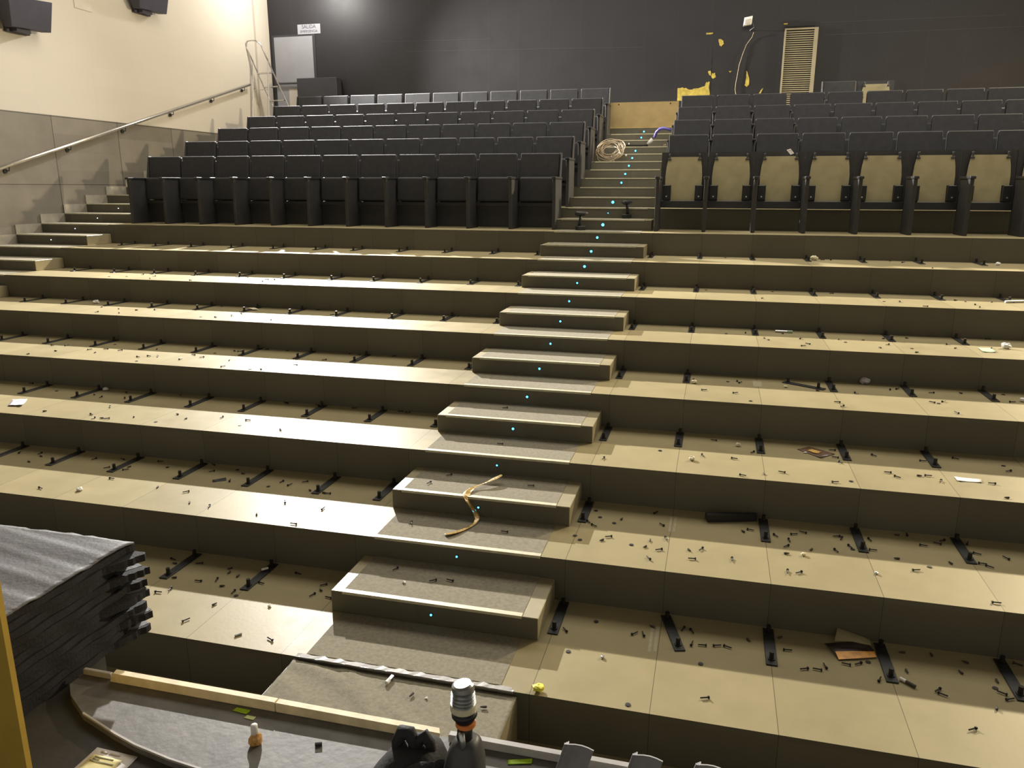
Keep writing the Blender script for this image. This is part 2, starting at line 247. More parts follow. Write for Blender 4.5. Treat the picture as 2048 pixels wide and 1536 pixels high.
DEBRIS=[(1,'R',1.425,0.322,'b'),(1,'R',1.477,0.31,'b'),(1,'R',1.481,0.186,'b'),(1,'R',1.536,0.182,'b'),(1,'R',1.619,0.2,'b'),(1,'R',1.675,0.2,'b'),(1,'R',1.533,0.005,'w'),(1,'R',1.79,0.301,'p'),(1,'R',1.965,0.375,'p'),(1,'R',1.997,0.253,'b'),(1,'R',2.066,0.091,'b'),(1,'R',2.133,0.105,'b'),(1,'R',2.177,0.149,'b'),(1,'R',2.288,0.195,'b'),(1,'R',2.353,0.214,'b'),(1,'R',2.409,0.251,'w'),(1,'R',2.605,0.39,'p'),(1,'R',2.755,0.406,'p'),(1,'R',2.591,0.208,'p'),(1,'R',2.707,0.071,'b'),(1,'R',2.724,0.037,'b'),(1,'R',2.915,0.377,'p'),(1,'R',2.865,0.271,'p'),(1,'R',3.026,0.232,'p'),(1,'R',2.999,0.17,'w'),(1,'R',3.016,0.128,'b'),(1,'R',3.04,0.082,'b'),(1,'R',2.952,-0.011,'p'),(1,'R',2.788,-0.215,'b'),(1,'R',1.558,-0.294,'b'),(1,'R',2.439,0.095,'b'),(1,'R',3.183,0.422,'b'),(1,'R',0.926,0.282,'w'),(1,'R',1.25,0.308,'p'),(1,'R',1.16,0.208,'b'),(1,'R',1.207,0.213,'b'),(1,'R',0.823,-0.061,'w'),(1,'R',0.751,0.144,'b'),(1,'R',1.192,-0.437,'w'),(2,'R',1.763,1.166,'p'),(2,'R',1.813,1.2,'b'),(2,'R',1.969,1.148,'b'),(2,'R',2.088,1.206,'b'),(2,'R',2.145,1.252,'b'),(2,'R',2.048,1.096,'b'),(2,'R',2.022,1.004,'b'),(2,'R',2.017,0.899,'p'),(2,'R',2.003,0.647,'b'),(2,'R',2.066,0.653,'b'),(2,'R',2.17,0.994,'p'),(2,'R',2.351,1.24,'b'),(2,'R',2.377,1.211,'b'),(2,'R',2.321,1.014,'b'),(2,'R',2.414,1.1,'b'),(2,'R',2.426,1.073,'w'),(2,'R',2.553,1.237,'b'),(2,'R',2.547,1.086,'b'),(2,'R',1.5,0.823,'b'),(2,'R',1.429,0.793,'p'),(2,'R',1.448,0.675,'b'),(2,'R',1.687,0.726,'b'),(2,'R',2.666,0.999,'p'),(2,'R',2.803,1.388,'b'),(2,'R',2.747,0.863,'b'),(2,'R',2.835,0.937,'w'),(2,'R',2.87,1.237,'b'),(2,'R',2.961,1.293,'b'),(2,'R',3.002,1.342,'b'),(2,'R',2.969,1.017,'p'),(2,'R',3.165,1.193,'b'),(2,'R',3.099,1.055,'b'),(2,'R',3.318,1.177,'b'),(2,'R',3.185,1.022,'b'),(2,'R',3.084,0.561,'b'),(2,'R',3.149,1.342,'b'),(2,'R',2.737,1.363,'p'),(2,'R',0.769,1.266,'w'),(2,'R',0.814,1.16,'w'),(2,'R',0.963,1.161,'p'),(2,'R',0.921,1.088,'w'),(2,'R',0.797,1.005,'b'),(2,'R',0.738,1.054,'b'),(2,'R',0.698,0.826,'w'),(2,'R',0.877,0.796,'p'),(2,'R',0.912,0.857,'b'),(2,'R',1.069,0.784,'w'),(2,'R',1.179,0.87,'p'),(2,'R',1.156,0.77,'p'),(2,'R',1.243,0.749,'b'),(2,'R',1.19,0.62,'b'),(2,'R',1.235,1.137,'b'),(2,'R',1.182,1.33,'b'),(2,'R',1.276,0.921,'b'),(2,'R',0.74,0.773,'w'),(3,'R',1.474,1.831,'b'),(3,'R',1.702,1.822,'b'),(3,'R',1.842,2.002,'b'),(3,'R',1.752,1.479,'b'),(3,'R',1.895,1.55,'p'),(3,'R',2.016,1.616,'b'),(3,'R',1.55,2.228,'b'),(3,'R',2.353,1.506,'b'),(3,'R',2.46,1.56,'w'),(3,'R',2.421,2.042,'b'),(3,'R',2.443,1.932,'b'),(3,'R',2.707,2.156,'b'),(3,'R',2.732,1.798,'b'),(3,'R',2.781,1.717,'b'),(3,'R',2.933,1.783,'p'),(3,'R',2.993,1.799,'b'),(3,'R',3.048,1.705,'b'),(3,'R',3.049,2.121,'b'),(3,'R',3.37,1.748,'b'),(3,'R',3.568,2.166,'w'),(3,'R',3.561,2.041,'b'),(3,'R',3.275,2.237,'b'),(3,'R',3.382,1.494,'p'),(3,'R',2.421,2.207,'b'),(3,'R',1.159,1.876,'w'),(3,'R',0.77,1.58,'b'),(4,'R',1.705,2.696,'b'),(4,'R',1.453,2.726,'b'),(4,'R',1.727,3.134,'b'),(4,'R',1.754,3.078,'b'),(4,'R',1.353,3.086,'b'),(4,'R',1.818,2.475,'w'),(4,'R',2.377,2.954,'p'),(4,'R',2.676,2.937,'b'),(4,'R',2.482,2.605,'b'),(4,'R',2.503,2.483,'b'),(4,'R',2.975,3.16,'b'),(4,'R',3.039,3.189,'b'),(4,'R',3.282,3.115,'b'),(4,'R',3.518,3.172,'p'),(4,'R',3.213,2.794,'b'),(4,'R',3.311,2.845,'b'),(4,'R',3.26,2.785,'w'),(4,'R',3.317,2.515,'b'),(4,'R',3.85,3.221,'w'),(4,'R',3.838,2.964,'b'),(4,'R',1.648,3.094,'w'),(5,'R',2.153,4.086,'p'),(5,'R',1.966,3.781,'p'),(5,'R',1.999,3.704,'p'),(5,'R',2.289,3.476,'b'),(5,'R',2.335,3.585,'b'),(5,'R',2.301,3.845,'b'),(5,'R',2.642,3.902,'p'),(5,'R',2.683,3.777,'w'),(5,'R',2.859,3.935,'w'),(5,'R',3.031,3.731,'b'),(5,'R',3.274,4.133,'p'),(5,'R',3.053,4.047,'p'),(5,'R',2.94,3.572,'p'),(5,'R',3.21,3.433,'p'),(5,'R',3.569,3.9,'b'),(5,'R',3.586,3.722,'p'),(5,'R',3.897,3.806,'p'),(5,'R',4.004,4.268,'b'),(5,'R',3.21,3.621,'w'),(5,'R',1.622,3.943,'w'),(5,'R',1.805,4.029,'b'),(6,'R',1.396,5.094,'w'),(6,'R',2.101,5.138,'w'),(6,'R',1.967,4.546,'p'),(6,'R',2.701,5.114,'b'),(6,'R',3.138,4.638,'w'),(6,'R',3.281,4.615,'b'),(6,'R',3.813,5.21,'w'),(6,'R',3.925,4.827,'p'),(6,'R',3.951,4.619,'b'),(6,'R',3.936,4.41,'b'),(6,'R',4.167,4.857,'p'),(6,'R',3.448,4.344,'b'),(6,'R',3.851,4.894,'p'),(7,'R',1.592,6.09,'w'),(7,'R',2.7,6.049,'b'),(7,'R',2.796,6.076,'b'),(7,'R',3.447,6.146,'w'),(7,'R',3.552,5.957,'b'),(7,'R',3.719,5.368,'p'),(1,'L',-1.792,0.324,'b'),(1,'L',-1.548,0.314,'p'),(1,'L',-1.519,0.261,'p'),(1,'L',-1.434,0.236,'p'),(1,'L',-1.537,0.151,'b'),(1,'L',-1.455,0.093,'p'),(1,'L',-1.646,0.111,'b'),(1,'L',-1.826,0.11,'p'),(1,'L',-1.341,0.04,'b'),(1,'L',-1.303,0.013,'w'),(1,'L',-1.366,-0.118,'p'),(1,'L',-1.418,-0.318,'b'),(1,'L',-1.749,-0.032,'b'),(1,'L',-1.797,-0.078,'b'),(1,'L',-1.262,0.189,'b'),(1,'L',-1.067,0.363,'b'),(1,'L',-0.835,0.267,'b'),(1,'L',-0.82,0.204,'p'),(1,'L',-0.842,0.134,'b'),(1,'L',-0.73,0.131,'b'),(1,'L',-0.832,-0.373,'b'),(1,'L',-1.94,0.285,'p'),(1,'L',-2.002,0.332,'b'),(2,'L',-4.178,1.241,'b'),(2,'L',-3.93,1.21,'p'),(2,'L',-3.912,1.073,'p'),(2,'L',-3.989,1.26,'b'),(2,'L',-3.441,1.261,'b'),(2,'L',-3.213,1.321,'b'),(2,'L',-3.026,1.176,'p'),(2,'L',-3.005,1.114,'b'),(2,'L',-3.187,1.113,'b'),(2,'L',-2.863,1.35,'b'),(2,'L',-2.726,1.255,'w'),(2,'L',-2.317,1.256,'b'),(2,'L',-2.057,1.116,'b'),(2,'L',-2.045,1.277,'p'),(2,'L',-2.144,1.348,'w'),(2,'L',-1.563,1.156,'b'),(2,'L',-1.656,1.192,'b'),(2,'L',-1.361,1.093,'p'),(2,'L',-1.241,1.074,'p'),(2,'L',-1.203,1.067,'b'),(2,'L',-1.708,1.089,'w'),(2,'L',-2.969,0.92,'b'),(2,'L',-3.34,0.614,'b'),(2,'L',-2.505,0.855,'p'),(2,'L',-2.238,0.829,'b'),(2,'L',-2.08,0.657,'p'),(2,'L',-1.902,0.632,'b'),(2,'L',-1.499,0.596,'p'),(2,'L',-1.172,0.519,'b'),(2,'L',-1.1,0.806,'b'),(2,'L',-1.425,0.845,'b'),(2,'L',-1.482,1.238,'b'),(2,'L',-2.4,1.397,'b'),(3,'L',-4.659,2.182,'w'),(3,'L',-4.198,2.154,'p'),(3,'L',-4.06,2.083,'b'),(3,'L',-3.815,2.111,'b'),(3,'L',-3.943,2.286,'b'),(3,'L',-5.136,2.354,'b'),(3,'L',-4.188,1.563,'p'),(3,'L',-3.732,1.824,'b'),(3,'L',-3.711,1.581,'b'),(3,'L',-3.609,1.487,'b'),(3,'L',-3.544,1.51,'p'),(3,'L',-3.492,1.508,'b'),(3,'L',-3.307,1.619,'p'),(3,'L',-3.029,1.544,'w'),(3,'L',-2.996,1.781,'p'),(3,'L',-2.838,1.681,'p'),(3,'L',-2.562,1.79,'b'),(3,'L',-2.293,1.774,'b'),(3,'L',-2.286,1.637,'w'),(3,'L',-1.877,1.592,'b'),(3,'L',-1.831,1.963,'w'),(3,'L',-2.259,2.354,'b'),(3,'L',-3.392,2.354,'p'),(3,'L',-4.537,1.639,'p'),(3,'L',-2.282,2.354,'b'),(3,'L',-1.941,2.354,'b'),(3,'L',-1.58,2.354,'b'),(3,'L',-1.084,2.354,'p'),(3,'L',-1.144,2.354,'b'),(3,'L',-1.055,2.354,'p'),(4,'L',-5.35,2.892,'b'),(4,'L',-5.204,2.931,'b'),(4,'L',-4.797,2.81,'b'),(4,'L',-4.632,2.696,'p'),(4,'L',-4.657,2.875,'b'),(4,'L',-4.753,3.119,'w'),(4,'L',-4.464,2.855,'b'),(4,'L',-3.975,2.686,'b'),(4,'L',-3.883,2.694,'b'),(4,'L',-4.138,3.005,'p'),(4,'L',-3.582,2.653,'b'),(4,'L',-3.588,2.856,'b'),(4,'L',-3.436,2.999,'w'),(4,'L',-2.979,2.469,'b'),(4,'L',-3.086,2.722,'p'),(4,'L',-3.228,3.124,'b'),(4,'L',-3.288,3.126,'b'),(4,'L',-3.018,3.287,'b'),(4,'L',-3.432,2.774,'b'),(4,'L',-2.684,2.453,'w'),(4,'L',-2.575,2.461,'p'),(4,'L',-5.085,2.662,'p'),(4,'L',-5.231,2.459,'p'),(4,'L',-3.949,2.475,'w'),(4,'L',-2.357,2.701,'b'),(4,'L',-4.052,2.624,'b'),(4,'L',-2.194,2.976,'b'),(4,'L',-1.603,3.312,'b'),(4,'L',-1.975,3.312,'w'),(4,'L',-2.083,3.312,'p'),(4,'L',-2.79,3.312,'w'),(5,'L',-5.26,3.469,'b'),(5,'L',-5.487,3.802,'p'),(5,'L',-4.93,3.713,'p'),(5,'L',-5.201,3.745,'p'),(5,'L',-4.744,3.803,'b'),(5,'L',-4.972,3.485,'p'),(5,'L',-3.74,3.494,'b'),(5,'L',-3.932,3.5,'w'),(5,'L',-3.616,3.791,'b'),(5,'L',-3.641,3.638,'b'),(5,'L',-4.169,4.229,'w'),(5,'L',-3.076,3.502,'p'),(5,'L',-2.559,3.979,'b'),(5,'L',-2.192,4.27,'b'),(5,'L',-2.92,4.27,'b'),(5,'L',-1.282,4.27,'p'),(6,'L',-5.931,4.48,'w'),(6,'L',-5.72,4.539,'w'),(6,'L',-5.663,4.757,'b'),(6,'L',-5.388,4.631,'b'),(6,'L',-5.273,4.411,'p'),(6,'L',-4.655,4.359,'b'),(6,'L',-4.212,4.858,'b'),(6,'L',-3.776,4.512,'b'),(6,'L',-3.734,4.705,'b'),(6,'L',-3.822,4.68,'b'),(6,'L',-7.307,5.191,'p')]
BRACKETS={(7,'R'):[0.551,1.291,1.904,2.524,3.123,3.725,4.353],(6,'R'):[0.694,1.29,1.897,2.509,3.124,3.729,4.347],(5,'R'):[0.692,1.289,1.895,2.505,3.11,3.724],(4,'R'):[0.685,1.294,2.506,3.113,3.717],(3,'R'):[0.686,1.285,1.896,2.5,3.094],(2,'R'):[0.69,1.902,2.486,3.094],(1,'R'):[0.703,1.903,2.499,3.102],(7,'L'):[-0.693,-1.296,-1.936,-2.572,-3.231,-3.787,-4.433,-5.088,-5.734,-6.321,-6.895,-7.452],(6,'L'):[-0.712,-1.29,-1.916,-2.52,-3.081,-3.729,-4.353,-4.999,-5.62,-6.238,-6.869,-7.506],(5,'L'):[-0.678,-1.293,-1.886,-2.548,-3.118,-3.697,-4.312,-4.929,-5.541,-6.151,-6.764],(4,'L'):[-0.711,-1.285,-1.886,-2.502,-3.117,-3.668,-4.303,-4.909,-5.525,-6.147],(3,'L'):[-0.691,-1.302,-1.894,-2.517,-3.065,-3.703,-4.298,-4.913],(2,'L'):[-0.802,-1.295,-1.884,-2.488,-3.099,-3.695,-4.28],(1,'L'):[-1.295,-1.892]}
# ---------------- the setting
prof = [(-1.756, -2*h-0.4), (-1.756, -2*h), (-d, -2*h)]
for k in range(-1, 26, 2):
    prof += [(k*d, (k+1)*h)]
    prof += [((k+2)*d if k < 25 else YB+0.3, (k+1)*h)]
prof += [(YB+0.3, -2*h-0.4)]
floor = struct(MB().prism(prof, 'x', XW-0.3, XR+0.3).build('floor', M['tile']), 'stepped grey tiled terraces of the auditorium')
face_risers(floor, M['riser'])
def steps(xa, xb, ks, mar):
    for k in ks:
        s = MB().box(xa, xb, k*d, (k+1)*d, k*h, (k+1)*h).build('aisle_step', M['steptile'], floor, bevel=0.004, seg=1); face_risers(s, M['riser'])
    for k in range(min(ks)-1, max(ks)+1):
        y0 = k*d; y1 = (k+1)*d
        if k < -1: continue
        MB().box(xa+mar[0], xb-mar[1], y0+0.034, y1-0.002, (k+1)*h-0.004, (k+1)*h+0.003).build('aisle_carpet', M['carpet'], floor)
        if k > -1:
            MB().box(xa+mar[0], xb-mar[1], y0-0.004, y0+0.034, (k+1)*h-0.012, (k+1)*h+0.0045).build('step_nosing', M['nosing'], floor)
steps(XL, XA, range(0, 25, 2), (0.075, 0.095))
steps(XW, -7.36, range(6, 25, 2), (0.03, 0.03))
# ragged front edge of the runner on the lowest terrace
mb = MB(); row = []
for i in range(40):
    t = i/39; x = XL+0.03+t*(XA-XL-0.06)
    row.append((x, 0.006*math.sin(i*1.7)+0.004*math.sin(i*4.1)))
g1 = [[(x, -d-0.006, 0.001+abs(w)*0.4) for x, w in row], [(x, -d+0.022+w, 0.006) for x, w in row]]
MB().sheet(g1).build('torn_carpet_edge', M['greytrim'], floor, solid=0.004)
MB().box(XL+0.05, XA-0.02, -d-0.005, -d+0.008, -0.02, 0.004).build('metal_edge_strip', M['alu'], floor)
# carpeted landing in front of the aisle with wrinkles
g = []
for i in range(31):
    rowp = []
    for j in range(61):
        x = XL+0.02+j/60*(XA-XL-0.02); y = -d-0.008-i/30*1.24
        s = x*0.55+(y+d)*1.0
        w = 0.010*math.exp(-((s+0.33+0.05*math.sin(6*x))/0.035)**2)+0.007*math.exp(-((s+0.20+0.04*math.sin(5*x+1))/0.03)**2)+0.005*math.exp(-((s+0.52)/0.05)**2)
        rowp.append((x, y, -0.022+w*(1 if x < 0.35 else max(0, (0.5-x)/0.15))))
    g.append(rowp)
MB().box(XL+0.01, XA, -3.65*d, -d, -2*h, -0.028).build('landing', M['steptile'], floor)
o = MB().sheet(g).build('landing_carpet', M['carpet'], floor, smooth=True, solid=0.006)

# walls
wl = struct(MB().box(XW-0.3, XW, -8.0, YB+0.3, -0.8, ZC).build('wall_left', M['cream']), 'cream left side wall above the handrail')
ydado = YB-0.5
pd = [(-2.0, -0.3), (ydado, 3.40), (ydado, 3.565), (-2.0, 3.565)]
struct(MB().prism([(-2.0, -0.3), (-d, -0.3), (ydado, 3.5), (ydado, 3.565), (-2.0, 3.565)], 'x', XW, XW+0.02).build('trim_1', M['dado']), 'grey stone cladding along the lower left wall')
sk = MB()
for k in range(5, 25):
    sk.box(XW+0.02, XW+0.034, k*d+0.002, (k+1)*d, (k+1)*h, (k+2)*h)
struct(sk.build('baseboard_left', M['skirt']), 'stepped skirting tiles beside the left aisle')
struct(MB().box(XW, XW+0.05, YB-0.55, YB, 3.60, ZC).build('trim_2', M['creamdark']), 'narrow pier in the far left corner')
wb = struct(MB().box(XW-0.3, XR+0.3, YB, YB+0.3, 3.0, ZC).build('wall_back', M['blackwall']), 'black painted back wall')
struct(MB().box(XR, XR+0.3, -8.0, YB+0.3, -0.8, ZC).build('wall_right', M['cream']), 'right side wall')
struct(MB().box(XW-0.3, XR+0.3, -8.3, -8.0, -0.8, ZC).build('wall_front', M['screen']), 'pale screen wall behind the camera')
struct(MB().box(XW-0.3, XR+0.3, -8.3, YB+0.3, ZC, ZC+0.2).build('ceiling', M['ceiling']), 'dark ceiling')
# low panels and joints on the back wall
for (x0, z0, x1, z1) in [(-5.904,5.565,-3.408,5.524),(-5.328,5.35,-0.163,5.241),(3.123,5.547,6.266,5.529),(3.233,5.322,6.6,5.325)]:
    MB().hexa([(x0,YB-0.002,z0-0.004),(x1,YB-0.002,z1-0.004),(x1,YB+0.01,z1-0.004),(x0,YB+0.01,z0-0.004),(x0,YB-0.002,z0+0.005),(x1,YB-0.002,z1+0.005),(x1,YB+0.01,z1+0.005),(x0,YB+0.01,z0+0.005)]).build('panel_joint', M['cabinet'], wb)
def patch(pts, rough=0.02, n=3):
    """irregular island of bare plaster, 3 mm proud of the wall"""
    poly = []
    for i, p in enumerate(pts):
        q = pts[(i+1) % len(pts)]
        for t in range(n):
            f = t/n; a = random.uniform(-rough, rough); b = random.uniform(-rough, rough)
            if t == 0: a = b = 0
            poly.append((p[0]+(q[0]-p[0])*f+a, p[1]+(q[1]-p[1])*f+b))
    MB().prism(poly, 'y', YB-0.003, YB+0.01).build('bare_plaster_patch', M['patch'], wb)
patch([(0.525,4.20),(0.522,4.44),(0.62,4.455),(0.72,4.42),(0.82,4.41),(0.90,4.43),(1.0,4.45),(1.06,4.47),(1.08,4.54),(1.145,4.545),(1.16,4.20)], 0.012)
patch([(1.266,5.323),(1.31,5.33),(1.363,5.291),(1.375,5.24),(1.325,5.19),(1.29,5.22)], 0.006)
patch([(1.10,4.745),(1.15,4.75),(1.165,4.65),(1.13,4.67)], 0.005)
patch([(1.18,4.70),(1.24,4.71),(1.26,4.63),(1.21,4.60),(1.175,4.63)], 0.006)
patch([(1.835,4.73),(1.862,4.69),(1.90,4.58),(1.90,4.46),(1.86,4.43),(1.82,4.46),(1.84,4.58)], 0.006)
patch([(1.50,4.735),(1.56,4.73),(1.53,4.70)], 0.004)
patch([(2.10,4.30),(2.15,4.38),(2.18,4.40),(2.14,4.30)], 0.004)
patch([(1.02,5.45),(1.16,5.455),(1.15,5.43),(1.03,5.42)], 0.004)
patch([(2.46,5.56),(2.54,5.565),(2.535,5.54),(2.47,5.54)], 0.003)
pj = MB()
for x, z0, z1 in [(1.165, 4.2, 5.2), (1.84, 4.2, 5.1)]:
    zz = z0
    while zz < z1:
        l = random.uniform(0.05, 0.16); pj.box(x-0.004, x+0.004, YB-0.002, YB+0.01, zz, min(z1, zz+l)); zz += l+random.uniform(0.01, 0.08)
pj.build('wall_crack', M['darkhole'], wb)

# grey door, louvred door
dr = empty('door_1', (-8.0, YB, 3.601)); struct(dr, 'grey door in the far left corner')
MB().box(-0.47, 0.485, -0.03, 0.0, 0.0, 2.155).build('door_leaf', M['door'], dr, bevel=0.006, seg=1)
MB().box(-0.53, 0.545, -0.012, 0.0, 0.0, 2.20).build('door_frame', M['cabinet'], dr)
MB().tube([(-0.42,-0.09,1.17),(0.42,-0.09,1.17)], 0.022, 12).box(-0.44,-0.40,-0.10,-0.03,1.13,1.21).box(0.36,0.40,-0.10,-0.03,1.13,1.21).build('push_bar', M['greyplastic'], dr)
MB().box(-0.16, 0.43, -0.034, -0.03, 0.15, 1.05).build('lower_panel', M['creamdark'], dr)
lv = empty('door_2', (2.80, YB, 3.601)); struct(lv, 'beige louvred door set in the black wall')
f = MB().box(-0.305,-0.275,-0.05,0,0,1.86).box(0.235,0.305,-0.05,0,0,1.86).box(-0.275,0.235,-0.05,0,1.83,1.86).box(-0.275,0.235,-0.05,0,0,0.03)
f.build('frame', M['louvre'], lv)
sl = MB()
for i in range(46):
    z = 0.04+i*0.0388
    sl.hexa([(-0.275,-0.045,z),(0.235,-0.045,z),(0.235,-0.012,z+0.022),(-0.275,-0.012,z+0.022),(-0.275,-0.045,z+0.008),(0.235,-0.045,z+0.008),(0.235,-0.012,z+0.030),(-0.275,-0.012,z+0.030)])
sl.build('louvre_slats', M['louvre'], lv)
MB().box(-0.275,0.235,-0.008,-0.001,0.03,1.83).build('dark_backing', M['darkhole'], lv)
MB().box(-0.31,0.24,-0.012,-0.001,1.865,1.90).build('top_gap', M['darkhole'], lv)
one(MB().box(-7.83,-6.86,YB-0.26,YB-0.02,3.601,4.845), 'storage_cabinet', M['cabinet'], 'low black cabinet standing against the back wall right of the grey door', 'cabinet', bevel=0.006, seg=1)
# sign above the door
sg = empty('wall_sign', (-7.59, YB-0.001, 5.90), label='small pale rectangular sign on the black wall above the grey door', cat='sign')
MB().box(-0.28,0.28,-0.012,0,-0.105,0.10).build('sign_plate', M['signplate'], sg, bevel=0.004, seg=1)
def text_mesh(txt, size, m, parent, loc, rot, name='lettering', align='CENTER', ext=0.0015):
    cu = bpy.data.curves.new('txt', 'FONT'); cu.body = txt; cu.size = size; cu.extrude = ext; cu.align_x = align; cu.align_y = 'CENTER'
    t = bpy.data.objects.new('txt', cu); C.objects.link(t)
    dg = bpy.context.evaluated_depsgraph_get(); me = bpy.data.meshes.new_from_object(t.evaluated_get(dg))
    bpy.data.objects.remove(t); me.materials.clear(); me.materials.append(m)
    o = bpy.data.objects.new(name, me); C.objects.link(o); o.location = loc; o.rotation_euler = rot
    if parent: o.parent = parent
    return o
text_mesh('SALIDA', 0.105, M['speaker'], sg, (0,-0.013,0.045), (math.pi/2,0,0))
text_mesh('EMERGENCIA', 0.070, M['speaker'], sg, (0,-0.013,-0.048), (math.pi/2,0,0))

# plywood hoarding at the top of the aisle
pl = empty('plywood_board', (0, 25*d+0.02, 26*h), label='yellowish plywood board closing off the top of the central aisle', cat='board')
MB().box(-0.665,0.626,-0.009,0.009,0,0.472).build('board', M['plyback'], pl)
for x in (-0.50, 0.475): MB().tube([(x,-0.014,0.435),(x,-0.008,0.435)], 0.012, 12).build('screw_head', M['darkhole'], pl)

# handrail
hr = empty('handrail', (-8.56, 5.0, 2.573), label='long polished metal handrail climbing along the left wall', cat='handrail')
sl_ = 0.2876
MB().tube([(0,-1.2,-1.2*sl_),(0,7.22,7.22*sl_)], 0.026, 16).build('rail', M['rail'], hr, smooth=True)
for y in (5.75, 6.96, 8.24, 9.56, 10.87, 12.0):
    yy = y-5.0; z = yy*sl_
    MB().tube([(0,yy,z-0.026),(-0.005,yy,z-0.075),(-0.055,yy-0.03,z-0.085)], 0.008, 8).tube([(-0.06,yy-0.03,z-0.085),(-0.04,yy-0.03,z-0.085)], 0.032, 14).build('wall_bracket', M['steel'], hr)

# speakers on the left wall
def speaker(dy, dz, lab):
    s = empty('wall_speaker', (XW, 6.2+dy, 4.9+dz), label=lab, cat='speaker', group='surround speakers on the left wall')
    f = [(0.22,-0.19,-0.20),(0.22,0.52,-0.165),(0.41,0.41,0.22),(0.41,-0.37,0.16)]   # front face: bottom near, bottom far, top far, top near (x,y,z)
    bk = [(0.06,-0.17,-0.19),(0.06,0.50,-0.16),(0.06,0.42,0.20),(0.06,-0.35,0.15)]
    MB().add(f+bk, [(0,1,2,3),(7,6,5,4),(0,4,5,1),(1,5,6,2),(2,6,7,3),(3,7,4,0)]).build('case', M['speaker'], s, bevel=0.006, seg=1)
    MB().box(0,0.06,-0.12,0.28,-0.24,0.05).box(0.02,0.16,-0.05,0.2,-0.235,-0.19).build('mounting_bracket', M['speaker'], s)
    return s
speaker(0, 0, 'dark box speaker on the cream wall, the one nearer the camera at top left')
speaker(2.74, 0.785, 'dark box speaker on the cream wall cut by the top edge, farther one')
one(MB().box(XW, XW+0.008, 7.49, 7.86, 5.25, 5.46), 'wall_plate', M['creamdark'], 'blank pale rectangular plate on the cream wall between the two speakers', 'plate', bevel=0.002, seg=1)

# unlit floodlight with its cable
fl = empty('floodlight', (1.80, YB, 5.60), label='small unlit white-faced floodlight hanging on the black wall', cat='light fixture')
MB().hexa([(-0.085,-0.16,-0.07),(0.065,-0.16,-0.05),(0.065,-0.10,-0.06),(-0.085,-0.10,-0.08),(-0.07,-0.14,0.075),(0.08,-0.14,0.10),(0.08,-0.08,0.09),(-0.07,-0.08,0.065)]).build('housing', M['white'], fl, bevel=0.006, seg=1)
MB().hexa([(-0.055,-0.168,-0.045),(0.045,-0.168,-0.03),(0.045,-0.15,-0.03),(-0.055,-0.15,-0.045),(-0.05,-0.156,0.03),(0.052,-0.156,0.05),(0.052,-0.14,0.05),(-0.05,-0.14,0.03)]).build('lens', M['creamdark'], fl)
MB().tube([(0.08,-0.11,0.0),(0.12,-0.07,-0.10),(0.05,-0.0,-0.14)], 0.010, 8).build('bracket_arm', M['greyplastic'], fl)
one(MB().tube([(1.92,YB-0.05,5.42),(1.90,YB-0.02,5.34),(1.80,YB-0.015,5.20),(1.74,YB-0.02,5.02),(1.69,YB-0.02,4.83),(1.67,YB-0.02,4.65),(1.65,YB-0.02,4.50),(1.645,YB-0.02,4.38),(1.67,YB-0.02,4.28),(1.70,YB-0.05,4.1),(1.72,YB-0.07,3.607)], 0.0055, 8), 'hanging_cable', M['coil'], 'thin pale cable hanging down the black wall below the floodlight', 'cable', smooth=True)

# stage
st = struct(MB().prism([(XW,-8.0),(XR,-8.0),(XR,-1.755),(-0.98,-1.755),(-0.98,-1.38),(XW,-1.38)], 'z', -2*h, ZS).build('stage', M['stagefloor']), 'dark stage floor at the foot of the terraces')
st.name = 'floor_stage'; st['category'] = 'floor'
sh = empty('stage_sheet', (0,-1.757,ZS), label='large dark grey board with a curved front edge lying on the stage', cat='board')
fr = [(-0.70,-1.835),(-0.65,-1.885),(-0.532,-1.957),(-0.448,-1.985),(-0.349,-2.018),(-0.248,-2.046),(-0.098,-2.074),(0.06,-2.092),(0.30,-2.105),(0.7,-2.115),(1.6,-2.125),(3.6,-2.13)]
poly = [(-0.70,-1.757)]+fr+[(3.6,-1.757)]
MB().prism([(x,y+1.757) for x,y in poly], 'z', 0, 0.028).build('sheet', M['stageblack'], sh)
eb = MB(); segs = [(x,y+1.757) for x,y in fr]
for i in range(len(segs)-1):
    if i in (0,1): continue
    a, b = segs[i], segs[i+1]
    if i == 2: a = (a[0]+0.0, a[1])
    eb.hexa([(a[0],a[1]-0.002,0.022),(b[0],b[1]-0.002,0.022),(b[0],b[1]+0.005,0.022),(a[0],a[1]+0.005,0.022),(a[0],a[1]-0.002,0.0295),(b[0],b[1]-0.002,0.0295),(b[0],b[1]+0.005,0.0295),(a[0],a[1]+0.005,0.0295)])
eb.build('edge_band', M['greytrim'], sh)
one(MB().hexa([(-0.570,-1.788,ZS+0.029),(0.105,-1.788,ZS+0.029),(0.105,-1.760,ZS+0.029),(-0.570,-1.760,ZS+0.029),(-0.552,-1.788,ZS+0.066),(0.105,-1.788,ZS+0.066),(0.105,-1.760,ZS+0.066),(-0.558,-1.760,ZS+0.066)]), 'wooden_batten', M['batten'], 'raw pine batten lying along the stage edge, left length beside the stack', 'batten', bevel=0.002, seg=1)
one(MB().hexa([(0.107,-1.788,ZS+0.029),(0.700,-1.788,ZS+0.029),(0.690,-1.760,ZS+0.029),(0.107,-1.760,ZS+0.029),(0.107,-1.788,ZS+0.065),(0.705,-1.788,ZS+0.062),(0.693,-1.760,ZS+0.062),(0.107,-1.760,ZS+0.065)]), 'wooden_batten', M['batten'], 'raw pine batten along the stage edge, right length ending by the drill', 'batten', bevel=0.002, seg=1)
